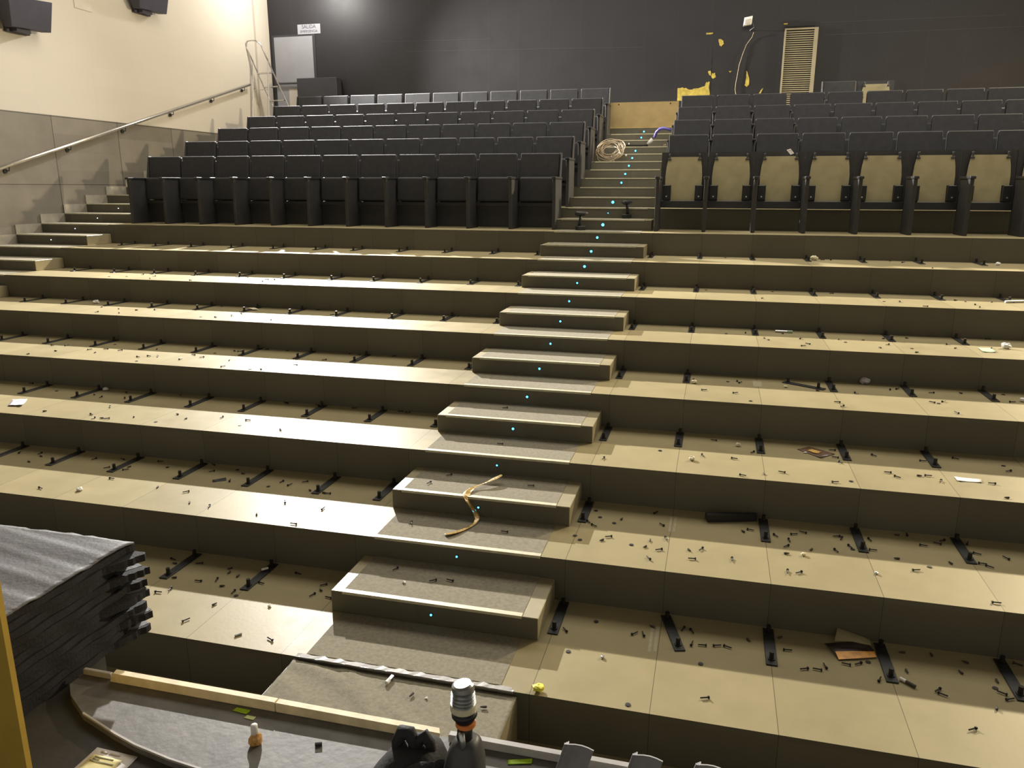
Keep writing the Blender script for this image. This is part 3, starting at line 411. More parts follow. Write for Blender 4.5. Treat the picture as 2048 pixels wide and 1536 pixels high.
one(MB().box(0.73,3.6,-1.783,-1.757,ZS+0.029,ZS+0.058), 'edge_strip', M['greytrim'], 'grey strip running along the stage edge right of the drill', 'strip', bevel=0.003, seg=1)
one(MB().box(-0.695,-0.575,-1.777,-1.760,ZS+0.029,ZS+0.052), 'edge_strip', M['greytrim'], 'short grey strip on the stage edge at the left end of the batten', 'strip', bevel=0.003, seg=1)
# ---------------- cinema seats
def support_mb(x):
    return MB().prism([(0.38,0.0),(0.80,0.0),(0.80,0.655),(0.38,0.655),(0.39,0.35)], 'x', x-0.023, x+0.023)
def arm_mb(x): return MB().box(x-0.032, x+0.032, 0.35, 0.80, 0.655, 0.69)
def lean(z): return 0.872+(z-0.40)*0.095          # y of the front of the shell
def supports(r):
    for x, opt in ((-0.3, None), (0.3, 'end')):
        a = support_mb(x).build('side_support', M['support'], r, bevel=0.004, seg=1)
        arm_mb(x).build('armrest', M['seatedge'], a, bevel=0.009, seg=2)
        if opt: a['opt'] = opt
def seat_proto():
    r = empty('cinema_seat', label='x', cat='seat')
    f = lambda x, z, o: (x, lean(z)+o, z)
    w = 0.272
    MB().hexa([f(-w,0.40,-0.075),f(w,0.40,-0.075),f(w,0.40,-0.005),f(-w,0.40,-0.005),f(-w,1.008,-0.055),f(w,1.008,-0.055),f(w,1.008,-0.005),f(-w,1.008,-0.005)]).build('backrest', M['seat'], r, bevel=0.013, seg=2)
    w = 0.270
    MB().hexa([f(-w,0.34,0.0),f(w,0.34,0.0),f(w,0.34,0.022),f(-w,0.34,0.022),f(-w,0.99,0.0),f(w,0.99,0.0),f(w,0.99,0.022),f(-w,0.99,0.022)]).build('back_shell', M['seatedge'], r, bevel=0.004, seg=1)
    MB().hexa([(-0.262,0.70,0.36),(0.262,0.70,0.36),(0.262,0.79,0.36),(-0.262,0.79,0.36),(-0.255,0.72,0.685),(0.255,0.72,0.685),(0.255,0.79,0.695),(-0.255,0.79,0.695)]).build('folded_seat', M['seat'], r, bevel=0.022, seg=3)
    MB().box(-0.276,0.276,0.72,0.79,0.30,0.345).box(-0.276,0.276,0.76,0.775,0.01,0.30).build('kick_panel', M['support'], r)
    supports(r)
    b = MB().prism([(0.79,0.66),(0.885,0.66),(0.945,1.012),(0.875,1.012)], 'x', 0.281, 0.299).build('end_wing', M['support'], r, bevel=0.003, seg=1); b['opt'] = 'end'
    b = MB().prism([(0.79,0.66),(0.885,0.66),(0.945,1.012),(0.875,1.012)], 'x', -0.299, -0.281).build('end_wing', M['support'], r, bevel=0.003, seg=1); b['opt'] = 'endL'
    return r
def bare_proto():
    r = empty('cinema_seat', label='x', cat='seat')
    f = lambda x, z, o: (x, lean(z)+o, z)
    w = 0.2985
    MB().hexa([f(-w,0.385,0.0),f(w,0.385,0.0),f(w,0.385,0.022),f(-w,0.385,0.022),f(-w,1.005,0.0),f(w,1.005,0.0),f(w,1.005,0.022),f(-w,1.005,0.022)]).build('back_shell', M['support'], r)
    pts = [(-0.155,0.385),(0.155,0.385),(0.155,0.585),(0.235,0.585),(0.238,0.70),(0.228,0.82),(0.205,0.945),(-0.205,0.945),(-0.228,0.82),(-0.238,0.70),(-0.235,0.585),(-0.155,0.585)]
    n = len(pts)
    MB().add([f(x,z,-0.036) for x,z in pts]+[f(x,z,-0.024) for x,z in pts], [tuple(range(n)), tuple(range(n,2*n))[::-1]]+[(i,(i+1)%n,n+(i+1)%n,n+i) for i in range(n)]).build('plywood_back', M['ply'], r)
    for s in (-1, 1):
        MB().box(s*0.193-0.010,s*0.193+0.010,lean(0.95)-0.045,lean(0.95),0.905,0.985).box(s*0.193-0.022,s*0.193+0.022,lean(0.92)-0.046,lean(0.92)-0.02,0.90,0.925).build('metal_clip', M['greyplastic'], r, bevel=0.003, seg=1)
        MB().box(s*0.208-0.049,s*0.208+0.049,0.775,0.835,0.40,0.583).build('hinge_block', M['plastic'], r, bevel=0.005, seg=1)
        MB().tube([(s*0.208,0.775,0.44),(s*0.208,0.766,0.44)], 0.010, 10).build('hinge_bolt', M['chrome'], r)
    MB().box(-0.276,0.276,0.78,0.85,0.29,0.384).build('cross_bar', M['seatedge'], r, bevel=0.004, seg=1)
    supports(r)
    return r
sp = seat_proto(); bp_ = bare_proto()
def place(proto, used, loc, label, group, skip):
    return dup(proto, loc, 0, label, group, skip=skip)
def relabel(row, side, n, total):
    return ORD[n-1]+' from the central aisle'
ROWW = ['front row', 'second row', 'third row', 'fourth row', 'fifth row', 'sixth row']
for r in range(6):
    k = 13+2*r; y = k*d; z = (k+1)*h
    for i in range(11):
        skip = set() if i == 0 else {'end'}
        if i != 10: skip.add('endL')
        w = 'black folding seat, '+ROWW[r]+' of the left block, '+ORD[i]+' from the central aisle'
        if i == 10: w = 'black folding seat at the far left end of the '+ROWW[r]
        dup(sp, (-1.0+0.0-0.6*i+0.05-0.002*i, y, z), 0, w, ROWW[r]+' of seats left of the aisle', skip=skip)
NR = [9, 9, 9, 10, 10]
for r in range(5):
    k = 13+2*r; y = k*d; z = (k+1)*h
    for i in range(NR[r]):
        skip = {'endL'} if i < NR[r]-1 else {'endL'}
        if i < NR[r]-1: skip.add('end')
        if r == 0:
            w = 'stripped seat with bare plywood back, right front row, '+ORD[i]+' from the aisle'
            dup(bp_, (1.0+0.603*i, y, z), 0, w, 'stripped front row seats right of the aisle', skip=skip)
        else:
            w = 'black folding seat, '+ROWW[r]+' of the right block, '+ORD[i]+' from the central aisle'
            o = dup(sp, (1.0+0.603*i, y, z), 0, w, ROWW[r]+' of seats right of the aisle', skip=skip)
k = 23
dup(sp, (3.42, k*d, (k+1)*h), 0, 'lone black padded seat remaining in the last row of the right block', 'last row of the right block', skip={'end'})
dup(bp_, (4.025, k*d, (k+1)*h), 0, 'lone stripped seat with bare plywood back in the last row of the right block', 'last row of the right block', skip=())
for pr in (sp, bp_):
    for c in list(pr.children_recursive): bpy.data.objects.remove(c)
    bpy.data.objects.remove(pr)
# paper tag and white scrap on the stripped row
one(MB().hexa([(2.265,7.030,2.955),(2.31,7.030,2.968),(2.355,7.025,2.915),(2.315,7.02,2.897),(2.265,7.033,2.957),(2.31,7.033,2.970),(2.355,7.028,2.917),(2.315,7.023,2.899)]), 'paper_tag', M['paper'], 'small white paper tag stuck on the back rail of the stripped front row', 'tag')

# ---------------- step lights
TN = ['lowest', 'second lowest', 'third lowest', 'fourth', 'fifth', 'sixth', 'seventh']
lit = [k for k in range(0, 26) if k not in (17, 23)]
lp = None
for n, k in enumerate(lit):
    lab = 'tiny glowing blue light on the central aisle steps, '+ORD[n]+' from the bottom'
    r = empty('step_light', (0, k*d, k*h+0.071), label=lab, cat='step light', group='blue lights on the central aisle risers')
    small = k in (0, 1, 2, 3, 15)
    rr = 0.006 if k < 4 else (0.009 if k < 11 else 0.014)
    if k in (15,): rr = 0.006
    if k in (16, 14): rr = 0.019
    MB().tube([(0,-0.004,0),(0,0.0,0)], rr+0.006, 12).build('bezel', M['steel'], r)
    MB().tube([(0,-0.007,0),(0,-0.004,0)], rr, 12).build('lens', M['glow'], r)
for n, k in enumerate((12, 13, 14, 15)):
    r = empty('step_light', (-7.99, k*d, k*h+0.07), label='tiny white step light on a riser of the left aisle, '+ORD[n]+' of four going up', cat='step light', group='white lights on the left aisle risers')
    MB().tube([(0,-0.004,0),(0,0.0,0)], 0.013, 10).build('bezel', M['steel'], r)
    MB().tube([(0,-0.007,0),(0,-0.004,0)], 0.008, 10).build('lens', M['glowwhite'], r)

# ---------------- floor brackets left where seats were unbolted
def bracket_proto():
    r = empty('seat_bracket', label='x', cat='bracket')
    MB().box(-0.030,0.030,-0.055,0.315,0.0,0.008).build('base_plate', M['steel'], r, bevel=0.002, seg=1)
    MB().tube([(0,0,0.008),(0,0,0.052)], 0.0125, 10).tube([(0,0,0.008),(0,0,0.013)], 0.022, 6).build('stud', M['bolt'], r)
    MB().tube([(0,0.275,0.008),(0,0.275,0.05)], 0.0125, 10).tube([(0,0.275,0.008),(0,0.275,0.013)], 0.022, 6).build('stud', M['bolt'], r)
    return r
bk0 = bracket_proto()
def terr(n): return TN[n-1]+' terrace'
for (n, s), xs in BRACKETS.items():
    k = 2*n-3; y0 = k*d; z = (k+1)*h
    for i, x in enumerate(xs):
        side = 'right' if s == 'R' else 'left'
        if abs(x) < 0.70 : x = math.copysign(0.705, x)
        dup(bk0, (x, y0+0.618, z), 0, 'black steel bracket on the '+terr(n)+' '+side+' of the aisle, '+ORD[i]+' from it', 'seat brackets on the '+terr(n)+' '+side+' of the aisle')
dup(bk0, (1.405, 0.150, 0.0), 0.28, 'black steel seat bracket lying skewed on the lowest terrace, nearest the step box but one', 'seat brackets on the lowest terrace right of the aisle')
dup(bk0, (2.39, 5*d+0.645, 6*h+0.001), 1.02, 'loose black bracket lying askew across another on the fourth terrace, right side')
for c in list(bk0.children): bpy.data.objects.remove(c)
bpy.data.objects.remove(bk0)

# ---------------- bolts, plugs and washers scattered on the terraces
def bolt_mb():
    return MB().tube([(-0.022,0,0),(0.018,0,0)], 0.0038, 8).tube([(0.018,0,0),(0.025,0,0)], 0.0080, 6)
def plug_mb():
    return MB().tube([(-0.016,0,0),(0.0,0,0),(0.014,0,0),(0.017,0,0)], [0.0035,0.006,0.0065,0.004], 7)
me_b = bolt_mb().build('loose_bolt', M['bolt']); me_p = plug_mb().build('wall_plug', M['plug'])
me_w = MB().tube([(0,0,-0.0015),(0,0,0.0015)], 0.014, 12).tube([(0,0,0.0012),(0,0,0.0022)], 0.008, 8).build('washer', M['bolt'])
protos = {'b': (me_b, 0.0080, 'small black bolt', 'bolt'), 'p': (me_p, 0.0065, 'tiny dark wall plug', 'plug'), 'w': (me_w, 0.0018, 'small dark flat washer', 'washer')}
bset = {(n, s): xs for (n, s), xs in BRACKETS.items()}
for (n, s, x, y, kd) in DEBRIS:
    k = 2*n-3; z = (k+1)*h
    o0, r0, nm, cat = protos[kd]
    for bx in bset.get((n, s), []):
        if abs(x-bx) < 0.055 and y-k*d > 0.53: x = bx+(0.062 if x > bx else -0.062)
    o = o0.copy(); C.objects.link(o); o.location = (x, y, z+r0+0.0005); o.rotation_euler = (0,0,random.uniform(0,6.28))
    side = 'right' if s == 'R' else 'left'
    if x > 4.5 or x < -7.2 or abs(x) < 0.66: pass
    tag(o, nm+' lying loose on the '+terr(n)+' '+side+' of the aisle', cat, nm[6:].replace('dark ', '')+'s loose on the '+terr(n)+' '+side+' of the aisle')
for q in (me_b, me_p, me_w): bpy.data.objects.remove(q)
# a few on the carpeted steps
def small(mb, name, m, x, y, z, rz, label, cat, group=None, **kw):
    o = mb.build(name, m, **kw); o.location = (x, y, z); o.rotation_euler = (0,0,rz); return tag(o, label, cat, group)
for i, (x, y, kz, rz, pl_) in enumerate([(-0.36,0.33,0,1.2,'back of the lowest step box'),(-0.08,0.25,0,0.6,'middle of the lowest step box'),(0.02,0.28,0,-0.2,'lowest step box beside another bolt'),(-0.33,1.30,2,0.9,'far left of the second step box'),(-0.42,1.12,2,1.3,'left edge of the second step box'),(0.30,1.25,2,0.2,'right half of the second step box'),(0.24,0.75,1,0.0,'tread right below the second step box'),(-0.40,0.72,1,2.0,'tread at the left below the second step box'),(-0.05,1.70,3,0.1,'tread below the third step box'),(-0.15,2.22,4,0.5,'third step box')]):
    kk = kz+1
    small(bolt_mb(), 'loose_bolt', M['bolt'], x, y, kk*h+0.013, rz, 'small dark bolt on the aisle carpet, '+pl_, 'bolt', 'bolts on the aisle carpet')
for i, (x, y, rz, w) in enumerate([(-0.30,-0.90,1.0,'left of the white tube'),(0.12,-0.62,1.3,'beside the drill chuck'),(0.50,-0.62,0.3,'near the right corner'),(0.25,-0.98,2.0,'in the middle'),(0.52,-0.98,2.5,'near the right edge'),(-0.10,-1.02,0.0,'near the batten')]):
    small(plug_mb(), 'wall_plug', M['plug'], x, y, -0.0085, rz, 'dark crumb of wall plug on the front carpet landing, '+w, 'plug', 'crumbs on the carpet landing')
# ---------------- litter
def flat(pts, z, name, m, label, cat, th=0.0012, curl=0.0, group=None, parent=None):
    """thin sheet through four corners, slightly curled"""
    a, b, c, e = [Vector((*p, 0)) for p in pts]; g = []
    for i in range(7):
        row = []
        for j in range(7):
            u, v = i/6, j/6
            p = a*(1-u)*(1-v)+b*u*(1-v)+c*u*v+e*(1-u)*v
            row.append((p.x, p.y, z+0.0012+curl*((2*u-1)**2*(0.4+0.6*v)+0.3*math.sin(5*v+2*u)**2)))
        g.append(row)
    o = MB().sheet(g).build(name, m, parent, smooth=True, solid=th)
    return tag(o, label, cat, group)
flat([(-4.652,1.62),(-4.787,1.80),(-4.647,1.83),(-4.533,1.646)], 4*h, 'paper_sheet', M['paperpurple'], 'pale mauve paper sheet on the third terrace at the left edge of view', 'paper', curl=0.012)
flat([(3.162,1.833),(3.325,1.817),(3.314,1.756),(3.161,1.744)], 4*h, 'paper_strip', M['paper'], 'white paper strip on the third terrace at far right', 'paper', curl=0.005)
t = flat([(2.167,2.174),(2.262,2.262),(2.431,2.125),(2.319,2.003)], 4*h, 'flyer', M['brownprint'], 'dark brown printed flyer with golden picture on the third terrace', 'flyer', curl=0.004)
flat([(2.235,2.155),(2.275,2.19),(2.335,2.135),(2.29,2.09)], 4*h+0.0045, 'golden_picture', M['goldprint'], None, None, curl=0.003, parent=t)
flat([(2.200,2.10),(2.222,2.118),(2.235,2.105),(2.215,2.088)], 4*h+0.0045, 'pale_lettering', M['paper'], None, None, curl=0.001, parent=t)
flat([(2.325,2.045),(2.345,2.065),(2.375,2.08),(2.37,2.065)], 4*h+0.0045, 'pale_lettering', M['paper'], None, None, curl=0.001, parent=t)
flat([(3.785,3.805),(3.894,3.811),(3.881,3.62),(3.771,3.60)], 8*h, 'paper_sheet', M['papergreen'], 'pale green paper on the fifth terrace at far right', 'paper', curl=0.006)
# magazine
mg = empty('magazine', (2.33, 0.33, 0.002), 0.02, 'open magazine with black and orange cover lying on the lowest terrace, right', 'magazine')
MB().sheet([[(-0.125,0.05,0.002),(0.02,0.10,0.002),(0.11,0.10,0.004)],[(-0.10,-0.03,0.016),(0.02,0.0,0.02),(0.125,0.03,0.012)],[(-0.076,-0.102,0.004),(0.03,-0.07,0.006),(0.128,-0.032,0.004)]]).build('cover_page', M['darkprint'], mg, smooth=True, solid=0.002)
MB().sheet([[(-0.086,-0.045,0.0175),(0.02,-0.020,0.020),(0.124,0.008,0.0155)],[(-0.076,-0.102,0.0065),(0.03,-0.07,0.0085),(0.128,-0.032,0.0065)]]).build('orange_picture', M['orangeprint'], mg, solid=0.001)
MB().sheet([[(-0.05,0.145,0.055),(0.04,0.14,0.035),(0.125,0.135,0.012)],[(-0.06,0.115,0.025),(0.03,0.11,0.015),(0.125,0.10,0.008)],[(-0.07,0.08,0.006),(0.03,0.10,0.005),(0.12,0.08,0.005)]]).build('open_page', M['ply'], mg, smooth=True, solid=0.0015)
small(MB().hexa([(-0.18,-0.055,0),(0.16,-0.012,0),(0.165,0.05,0),(-0.185,0.03,0),(-0.18,-0.055,0.055),(0.16,-0.012,0.055),(0.165,0.03,0.050),(-0.185,0.01,0.050)]), 'metal_bar', M['plastic'], 1.70, 1.345, 2*h+0.001, 0.17, 'short black hollow bar lying against the riser on the second lowest terrace', 'bar', bevel=0.004, seg=1)
lt = empty('lighter', (2.565, 0.10, 0.011), -0.75, 'small lighter with a shiny silver end on the lowest terrace, far right', 'lighter')
MB().tube([(0.0,0,0),(0.05,0,0)], 0.009, 10).build('dark_body', M['plug'], lt)
MB().tube([(-0.035,0,0),(0.0,0,0)], 0.0095, 10).build('silver_cap', M['white'], lt, bevel=0.002, seg=1)
def crumple(r, seed, sx=1, sy=1, sz=0.6):
    rnd = random.Random(seed); mb = MB(); n, m_ = 8, 6; vs = []; fs = []
    for i in range(m_+1):
        for j in range(n):
            ph = math.pi*i/m_; th = 2*math.pi*j/n; rr = r*(1+rnd.uniform(-0.28, 0.22))
            vs.append((rr*sx*math.sin(ph)*math.cos(th), rr*sy*math.sin(ph)*math.sin(th), max(-r*sz, rr*sz*math.cos(ph))))
    for i in range(m_):
        for j in range(n): fs.append((i*n+j, i*n+(j+1) % n, (i+1)*n+(j+1) % n, (i+1)*n+j))
    return mb.add(vs, fs)
for (x, y, z, r, m, nm, lab, cat) in [
  (4.02,3.84,8*h,0.042,'white','paper_ball','crumpled white paper ball on the fifth terrace at far right','paper'),
  (2.60,6.02,12*h,0.045,'cream_chip','plaster_chip','pale chip on the seventh terrace beside a bracket, right block side','plaster chip'),
  (4.50,5.92,12*h,0.03,'white','plaster_chip','small white chip on the seventh terrace at the right edge of view','plaster chip'),
  (1.40,1.72,4*h,0.024,'cream_chip','plaster_chip','cream plaster chip near the front edge of the third terrace, right of the aisle','plaster chip'),
  (1.735,2.14,4*h,0.022,'cream_chip','plaster_chip','cream plaster chip near the riser on the third terrace, right of the aisle','plaster chip'),
  (2.117,0.907,2*h,0.016,'cream_chip','plaster_chip','cream plaster chip in the middle of the second lowest terrace, right side','plaster chip'),
  (2.508,0.762,2*h,0.012,'alu','foil_scrap','shiny scrap of foil near the front of the second lowest terrace, right','foil'),
  (1.014,-0.072,0,0.013,'alu','foil_scrap','shiny scrap of foil on the lowest terrace beside the step box','foil'),
  (1.361,2.958,6*h,0.026,'cream_chip','plaster_chip','cream chip next to a bracket on the fourth terrace, right','plaster chip'),
  (2.124,3.015,6*h,0.018,'cream_chip','plaster_chip','cream chip in front of the fallen bracket on the fourth terrace','plaster chip'),
  (3.93,3.02,6*h,0.028,'white','plaster_chip','white chip on the fourth terrace at the right edge of view','plaster chip'),
  (-5.79,4.06,8*h,0.035,'white','plaster_chip','white chip on the fifth terrace, far left','plaster chip'),
  (-4.22,2.33,4*h,0.026,'white','plaster_chip','white chip near the riser on the third terrace, left','plaster chip'),
  (-3.03,0.66,2*h,0.022,'white','plaster_chip','white chip near the front edge of the second lowest terrace, left','plaster chip'),
  (-0.244,0.188,h+0.002,0.011,'white','plaster_chip','tiny white chip on the lowest step box carpet','plaster chip'),
  (0.735,-0.440,0,0.030,'yellowcrumple','crumpled_earplug','crumpled bright yellow scrap on the lowest terrace edge beside the aisle','scrap'),
  (-1.03,-0.05,0,0.012,'white','plaster_chip','tiny pale chip on the lowest terrace left of the step box','plaster chip'),
  (2.80,3.33,6*h,0.045,'paperpurple','pink_block','small pinkish block lying against the riser on the fourth terrace','block'),
  (0.20,-0.62,-0.02,0.008,'white','plaster_chip','tiny white chip on the front carpet landing','plaster chip')]:
    o = crumple(r, int(x*100)).build(nm, M[m]); o.location = (x, y, z+r*0.6+0.001); tag(o, lab, cat)
small(MB().hexa([(-0.06,-0.012,0),(0.06,-0.02,0),(0.06,0.012,0),(-0.05,0.016,0),(-0.05,-0.01,0.01),(0.055,-0.015,0.02),(0.055,0.01,0.012),(-0.045,0.01,0.006)]), 'candy_wrapper', M['orange'], 3.0, 5.39, 10*h+0.001, 0.5, 'orange wrapper on the sixth terrace, right side', 'wrapper')
small(MB().tube([(-0.10,0,0),(0.10,0.02,0)], 0.012, 8), 'paper_strip', M['white'], 4.38, 4.88, 10*h+0.013, 0.3, 'white rolled strip on the sixth terrace at the right edge of view', 'paper')
sy = empty('plastic_tube', (2.17, 4.15, 8*h+0.013), 0.0, 'clear and silver tube lying by a bracket on the fifth terrace, right', 'tube')
MB().tube([(-0.08,0,0),(0.03,0,0)], 0.011, 10).build('barrel', M['alu'], sy); MB().tube([(0.03,0,0),(0.08,0.0,0)], 0.013, 10).build('cap', M['papergreen'], sy)
tb = empty('white_tube', (-0.036, -0.535, -0.006), 1.45, 'small white and silver tube lying on the front carpet landing', 'tube')
MB().tube([(-0.035,0,0),(-0.003,0,0)], 0.0115, 12).build('white_cap', M['white'], tb, bevel=0.003, seg=1); MB().tube([(-0.003,0,0),(0.03,0,0)], 0.0105, 12).build('foil_end', M['alu'], tb)
flat([(-3.76,4.14),(-3.70,4.18),(-3.58,4.08),(-3.64,4.05)], 8*h+0.012, 'cardboard_scrap', M['cream_chip'], 'pale cardboard scrap by a bracket on the fifth terrace, left', 'cardboard', th=0.004)
flat([(-2.20,1.10),(-2.13,1.17),(-2.09,1.12),(-2.17,1.06)], 2*h, 'plastic_packet', M['steel'], 'small dark packet with a pale centre on the second lowest terrace, left', 'packet', curl=0.004)
small(MB().tube([(-0.022,0,0),(0.022,0,0)], 0.008, 8), 'white_plug', M['white'], -1.30, 0.34, 0.022, 0.9, 'small white plug lying on a bracket of the lowest terrace, left', 'plug')
small(MB().tube([(-0.02,0,0),(0.02,0,0)], 0.006, 8), 'brass_fitting', M['chrome'], -1.03, -0.38, 0.0065, 0.9, 'small hollow metal fitting at the front of the lowest terrace, left', 'fitting')
# tape residue
for (x0, x1, y0, y1, z, w) in [(1.245,1.262,0.05,0.32,0,'lowest terrace'),(1.275,1.292,0.06,0.33,0,'lowest terrace'),(1.283,1.300,1.04,1.30,2*h,'second lowest terrace'),(1.312,1.329,1.05,1.31,2*h,'second lowest terrace'),(1.86,1.93,2.98,3.20,6*h,'fourth terrace')]:
    MB().box(x0, x1, y0, y1, z-0.002, z+0.0008).build('tape_residue', M['tapemark'], floor)

# golden tape ribbon over the second step box
pts = [(0.075,1.290,0.470),(0.045,1.235,0.462),(0.00,1.165,0.448),(-0.045,1.135,0.435),(-0.080,1.085,0.432),(-0.096,1.01,0.428),(-0.090,0.955,0.424),(-0.072,0.935,0.395),(-0.045,0.925,0.362),(-0.012,0.905,0.330),(0.012,0.885,0.305),(0.018,0.845,0.289),(0.005,0.790,0.286),(-0.03,0.715,0.286),(-0.075,0.640,0.287),(-0.120,0.600,0.288)]
wd = [0.016,0.030,0.012,0.008,0.018,0.026,0.027,0.024,0.022,0.024,0.020,0.013,0.012,0.018,0.026,0.026]
g = []
for i, p in enumerate(pts):
    t = Vector(pts[min(i+1, len(pts)-1)])-Vector(pts[max(i-1, 0)]); t.normalize(); a = t.cross(Vector((0,0.3,1))).normalized()
    nn = a.cross(t).normalized()
    if nn.z < 0: nn = -nn
    g.append([Vector(p)+a*wd[i]*s+nn*(0.006*math.cos(3*s+i)*0.5+0.003) for s in (-1,-0.5,0,0.5,1)])
o = MB().sheet(g).build('tape_ribbon', M['ribbon'], smooth=True, solid=0.0015)
md = o.modifiers.new('sub', 'SUBSURF'); md.levels = 2; md.render_levels = 2
tag(o, 'long twisted golden strip of packing tape draped over the second step box', 'tape')

# ---------------- cable coil, black cable, blue hose on the upper steps
mb = MB(); rnd = random.Random(3)
co = empty('cable_coil', (-0.36, 9.90, 3.075), label='loose coil of beige cable on the upper aisle steps by the left seats', cat='cable')
for j in range(13):
    R = 0.20+rnd.uniform(-0.085, 0.03); cx = rnd.uniform(-0.04, 0.05); cy = rnd.uniform(-0.05, 0.07); tl = rnd.uniform(-0.5, 0.5); n = 28
    P = []
    for i in range(n+1):
        a = 2*math.pi*i/n+j
        x = (R+0.01*math.sin(3*a+j))*math.cos(a)+cx; y = R*math.sin(a)+cy
        v = Vector((x, y*0.62+0.006*j, y*0.72+tl*x*0.3+0.004*j)); P.append(v)
    mb.tube(P, 0.0065, 6)
mb.build('coiled_loops', M['coil'], co, smooth=True)
MB().tube([(0.02,0.05,-0.06),(0.05,-0.06,-0.12),(0.12,-0.14,-0.19)], 0.0065, 6).build('loose_end', M['coil'], co, smooth=True)
MB().tube([(0.165,-0.10,-0.03),(0.20,-0.11,-0.035)], 0.016, 8).tube([(0.27,-0.12,-0.06),(0.30,-0.12,-0.06)], 0.016, 8).build('white_plug', M['white'], co)
one(MB().tube([(-0.30,10.60,3.215),(-0.22,10.60,3.22),(-0.10,10.58,3.215),(0.0,10.60,3.213),(0.12,10.62,3.213),(0.20,10.64,3.213)], 0.018, 8), 'black_cable', M['blackcable'], 'thick black cable running across an upper aisle step from the coil', 'cable', smooth=True)
one(MB().tube([(-0.27,10.56,3.235),(-0.24,10.555,3.25)], 0.02, 8).tube([(-0.13,10.55,3.235),(-0.11,10.55,3.24)], 0.016, 8), 'cable_clip', M['white'], 'small white clip on the black cable beside the coil', 'clip')
one(MB().tube([(0.19,10.62,3.235),(0.225,10.62,3.262),(0.28,10.62,3.315)], [0.014,0.030,0.036], 10), 'plug_connector', M['white'], 'white and green plug connector between black cable and blue hose', 'plug', smooth=True)
one(MB().tube([(0.315,10.61,3.345),(0.328,10.60,3.375),(0.35,10.56,3.43),(0.40,10.54,3.475),(0.46,10.53,3.485),(0.53,10.52,3.475),(0.60,10.52,3.455)], 0.026, 10), 'blue_hose', M['bluehose'], 'short blue hose bending towards the right block of seats', 'hose', smooth=True)
small(crumple(0.035, 5), 'paper_scrap', M['coil'], 0.50, 10.62, 23*h+0.023, 0, 'small beige scrap on the step beneath the blue hose', 'scrap')

# ---------------- two cordless drills standing on the steps
def hand_drill(loc, rz, lab):
    r = empty('cordless_drill', loc, rz, lab, 'drill')
    MB().box(-0.04,0.04,-0.06,0.06,0,0.055).build('battery', M['plastic'], r, bevel=0.006, seg=1)
    MB().tube([(0,0.02,0.055),(0,0.01,0.12),(0,-0.005,0.19)], [0.021,0.017,0.02], 10).build('handle', M['plastic'], r, smooth=True)
    MB().tube([(0,0.08,0.215),(0,0.06,0.215),(0,-0.05,0.215),(0,-0.07,0.215)], [0.024,0.033,0.033,0.025], 12).build('body', M['plastic'], r, smooth=True)
    MB().tube([(0,-0.07,0.215),(0,-0.105,0.215)], [0.021,0.016], 12).build('chuck', M['greyplastic'], r)
    return r
hand_drill((-0.283,6.60,14*h+0.003), 2.3, 'black cordless drill standing on its battery at the first step, left of the blue lights')
hand_drill((0.262,7.14,15*h+0.003), -0.6, 'black cordless drill standing on its battery one step higher, right of the blue lights')

# ---------------- stepladder on the top landing
ld = empty('stepladder', (-8.22, 12.55, 26*h), label='aluminium stepladder with a hoop handle standing in the far left corner', cat='ladder')
A0 = Vector((-0.28,-0.22,0)); U = Vector((0.335,0.05,0))          # rear legs base, width vector
top = [Vector((-0.33,-0.16,1.53)), Vector((0.005,-0.11,1.55))]
feet_r = [Vector((-0.40,-0.30,0)), Vector((0.005,-0.28,0))]
feet_f = [Vector((0.10,0.28,0)), Vector((0.47,0.33,0))]
hoop = [Vector((-0.40,-0.20,1.95)), Vector((-0.06,-0.15,1.95))]
def lerp(a, b, t): return a+(b-a)*t
for i in range(2):
    MB().tube([feet_r[i], top[i]], 0.0135, 8).build('rear_leg', M['alu'], ld)
rail_top = []
for i in range(2):
    dirv = (top[i]-feet_f[i]).normalized(); e = top[i]+dirv*0.30; rail_top.append(e)
    MB().tube([feet_f[i], top[i]], 0.0155, 8).build('front_rail', M['alu'], ld)
e0, e1 = rail_top; upv = Vector((-0.03,-0.03,0.11))
MB().tube([top[0], e0, e0+upv*0.6+Vector((0.02,0,0)), lerp(e0,e1,0.22)+upv*1.15, lerp(e0,e1,0.5)+upv*1.25, lerp(e0,e1,0.78)+upv*1.1, e1+upv*0.45, e1, top[1]], 0.0145, 10).build('hoop_handle', M['alu'], ld, smooth=True)
for t in (0.12, 0.30, 0.48, 0.66, 0.84):
    a = lerp(feet_f[0], top[0], t); b = lerp(feet_f[1], top[1], t)
    w = Vector((0.0,-0.075,0))
    MB().hexa([a+w,b+w,b-w*0.2,a-w*0.2,a+w+Vector((0,0,0.022)),b+w+Vector((0,0,0.022)),b-w*0.2+Vector((0,0,0.022)),a-w*0.2+Vector((0,0,0.022))]).build('tread', M['alu'], ld)
for t in (0.25, 0.62):
    MB().tube([lerp(feet_r[0],top[0],t), lerp(feet_r[1],top[1],t)], 0.009, 8).build('cross_rod', M['alu'], ld)

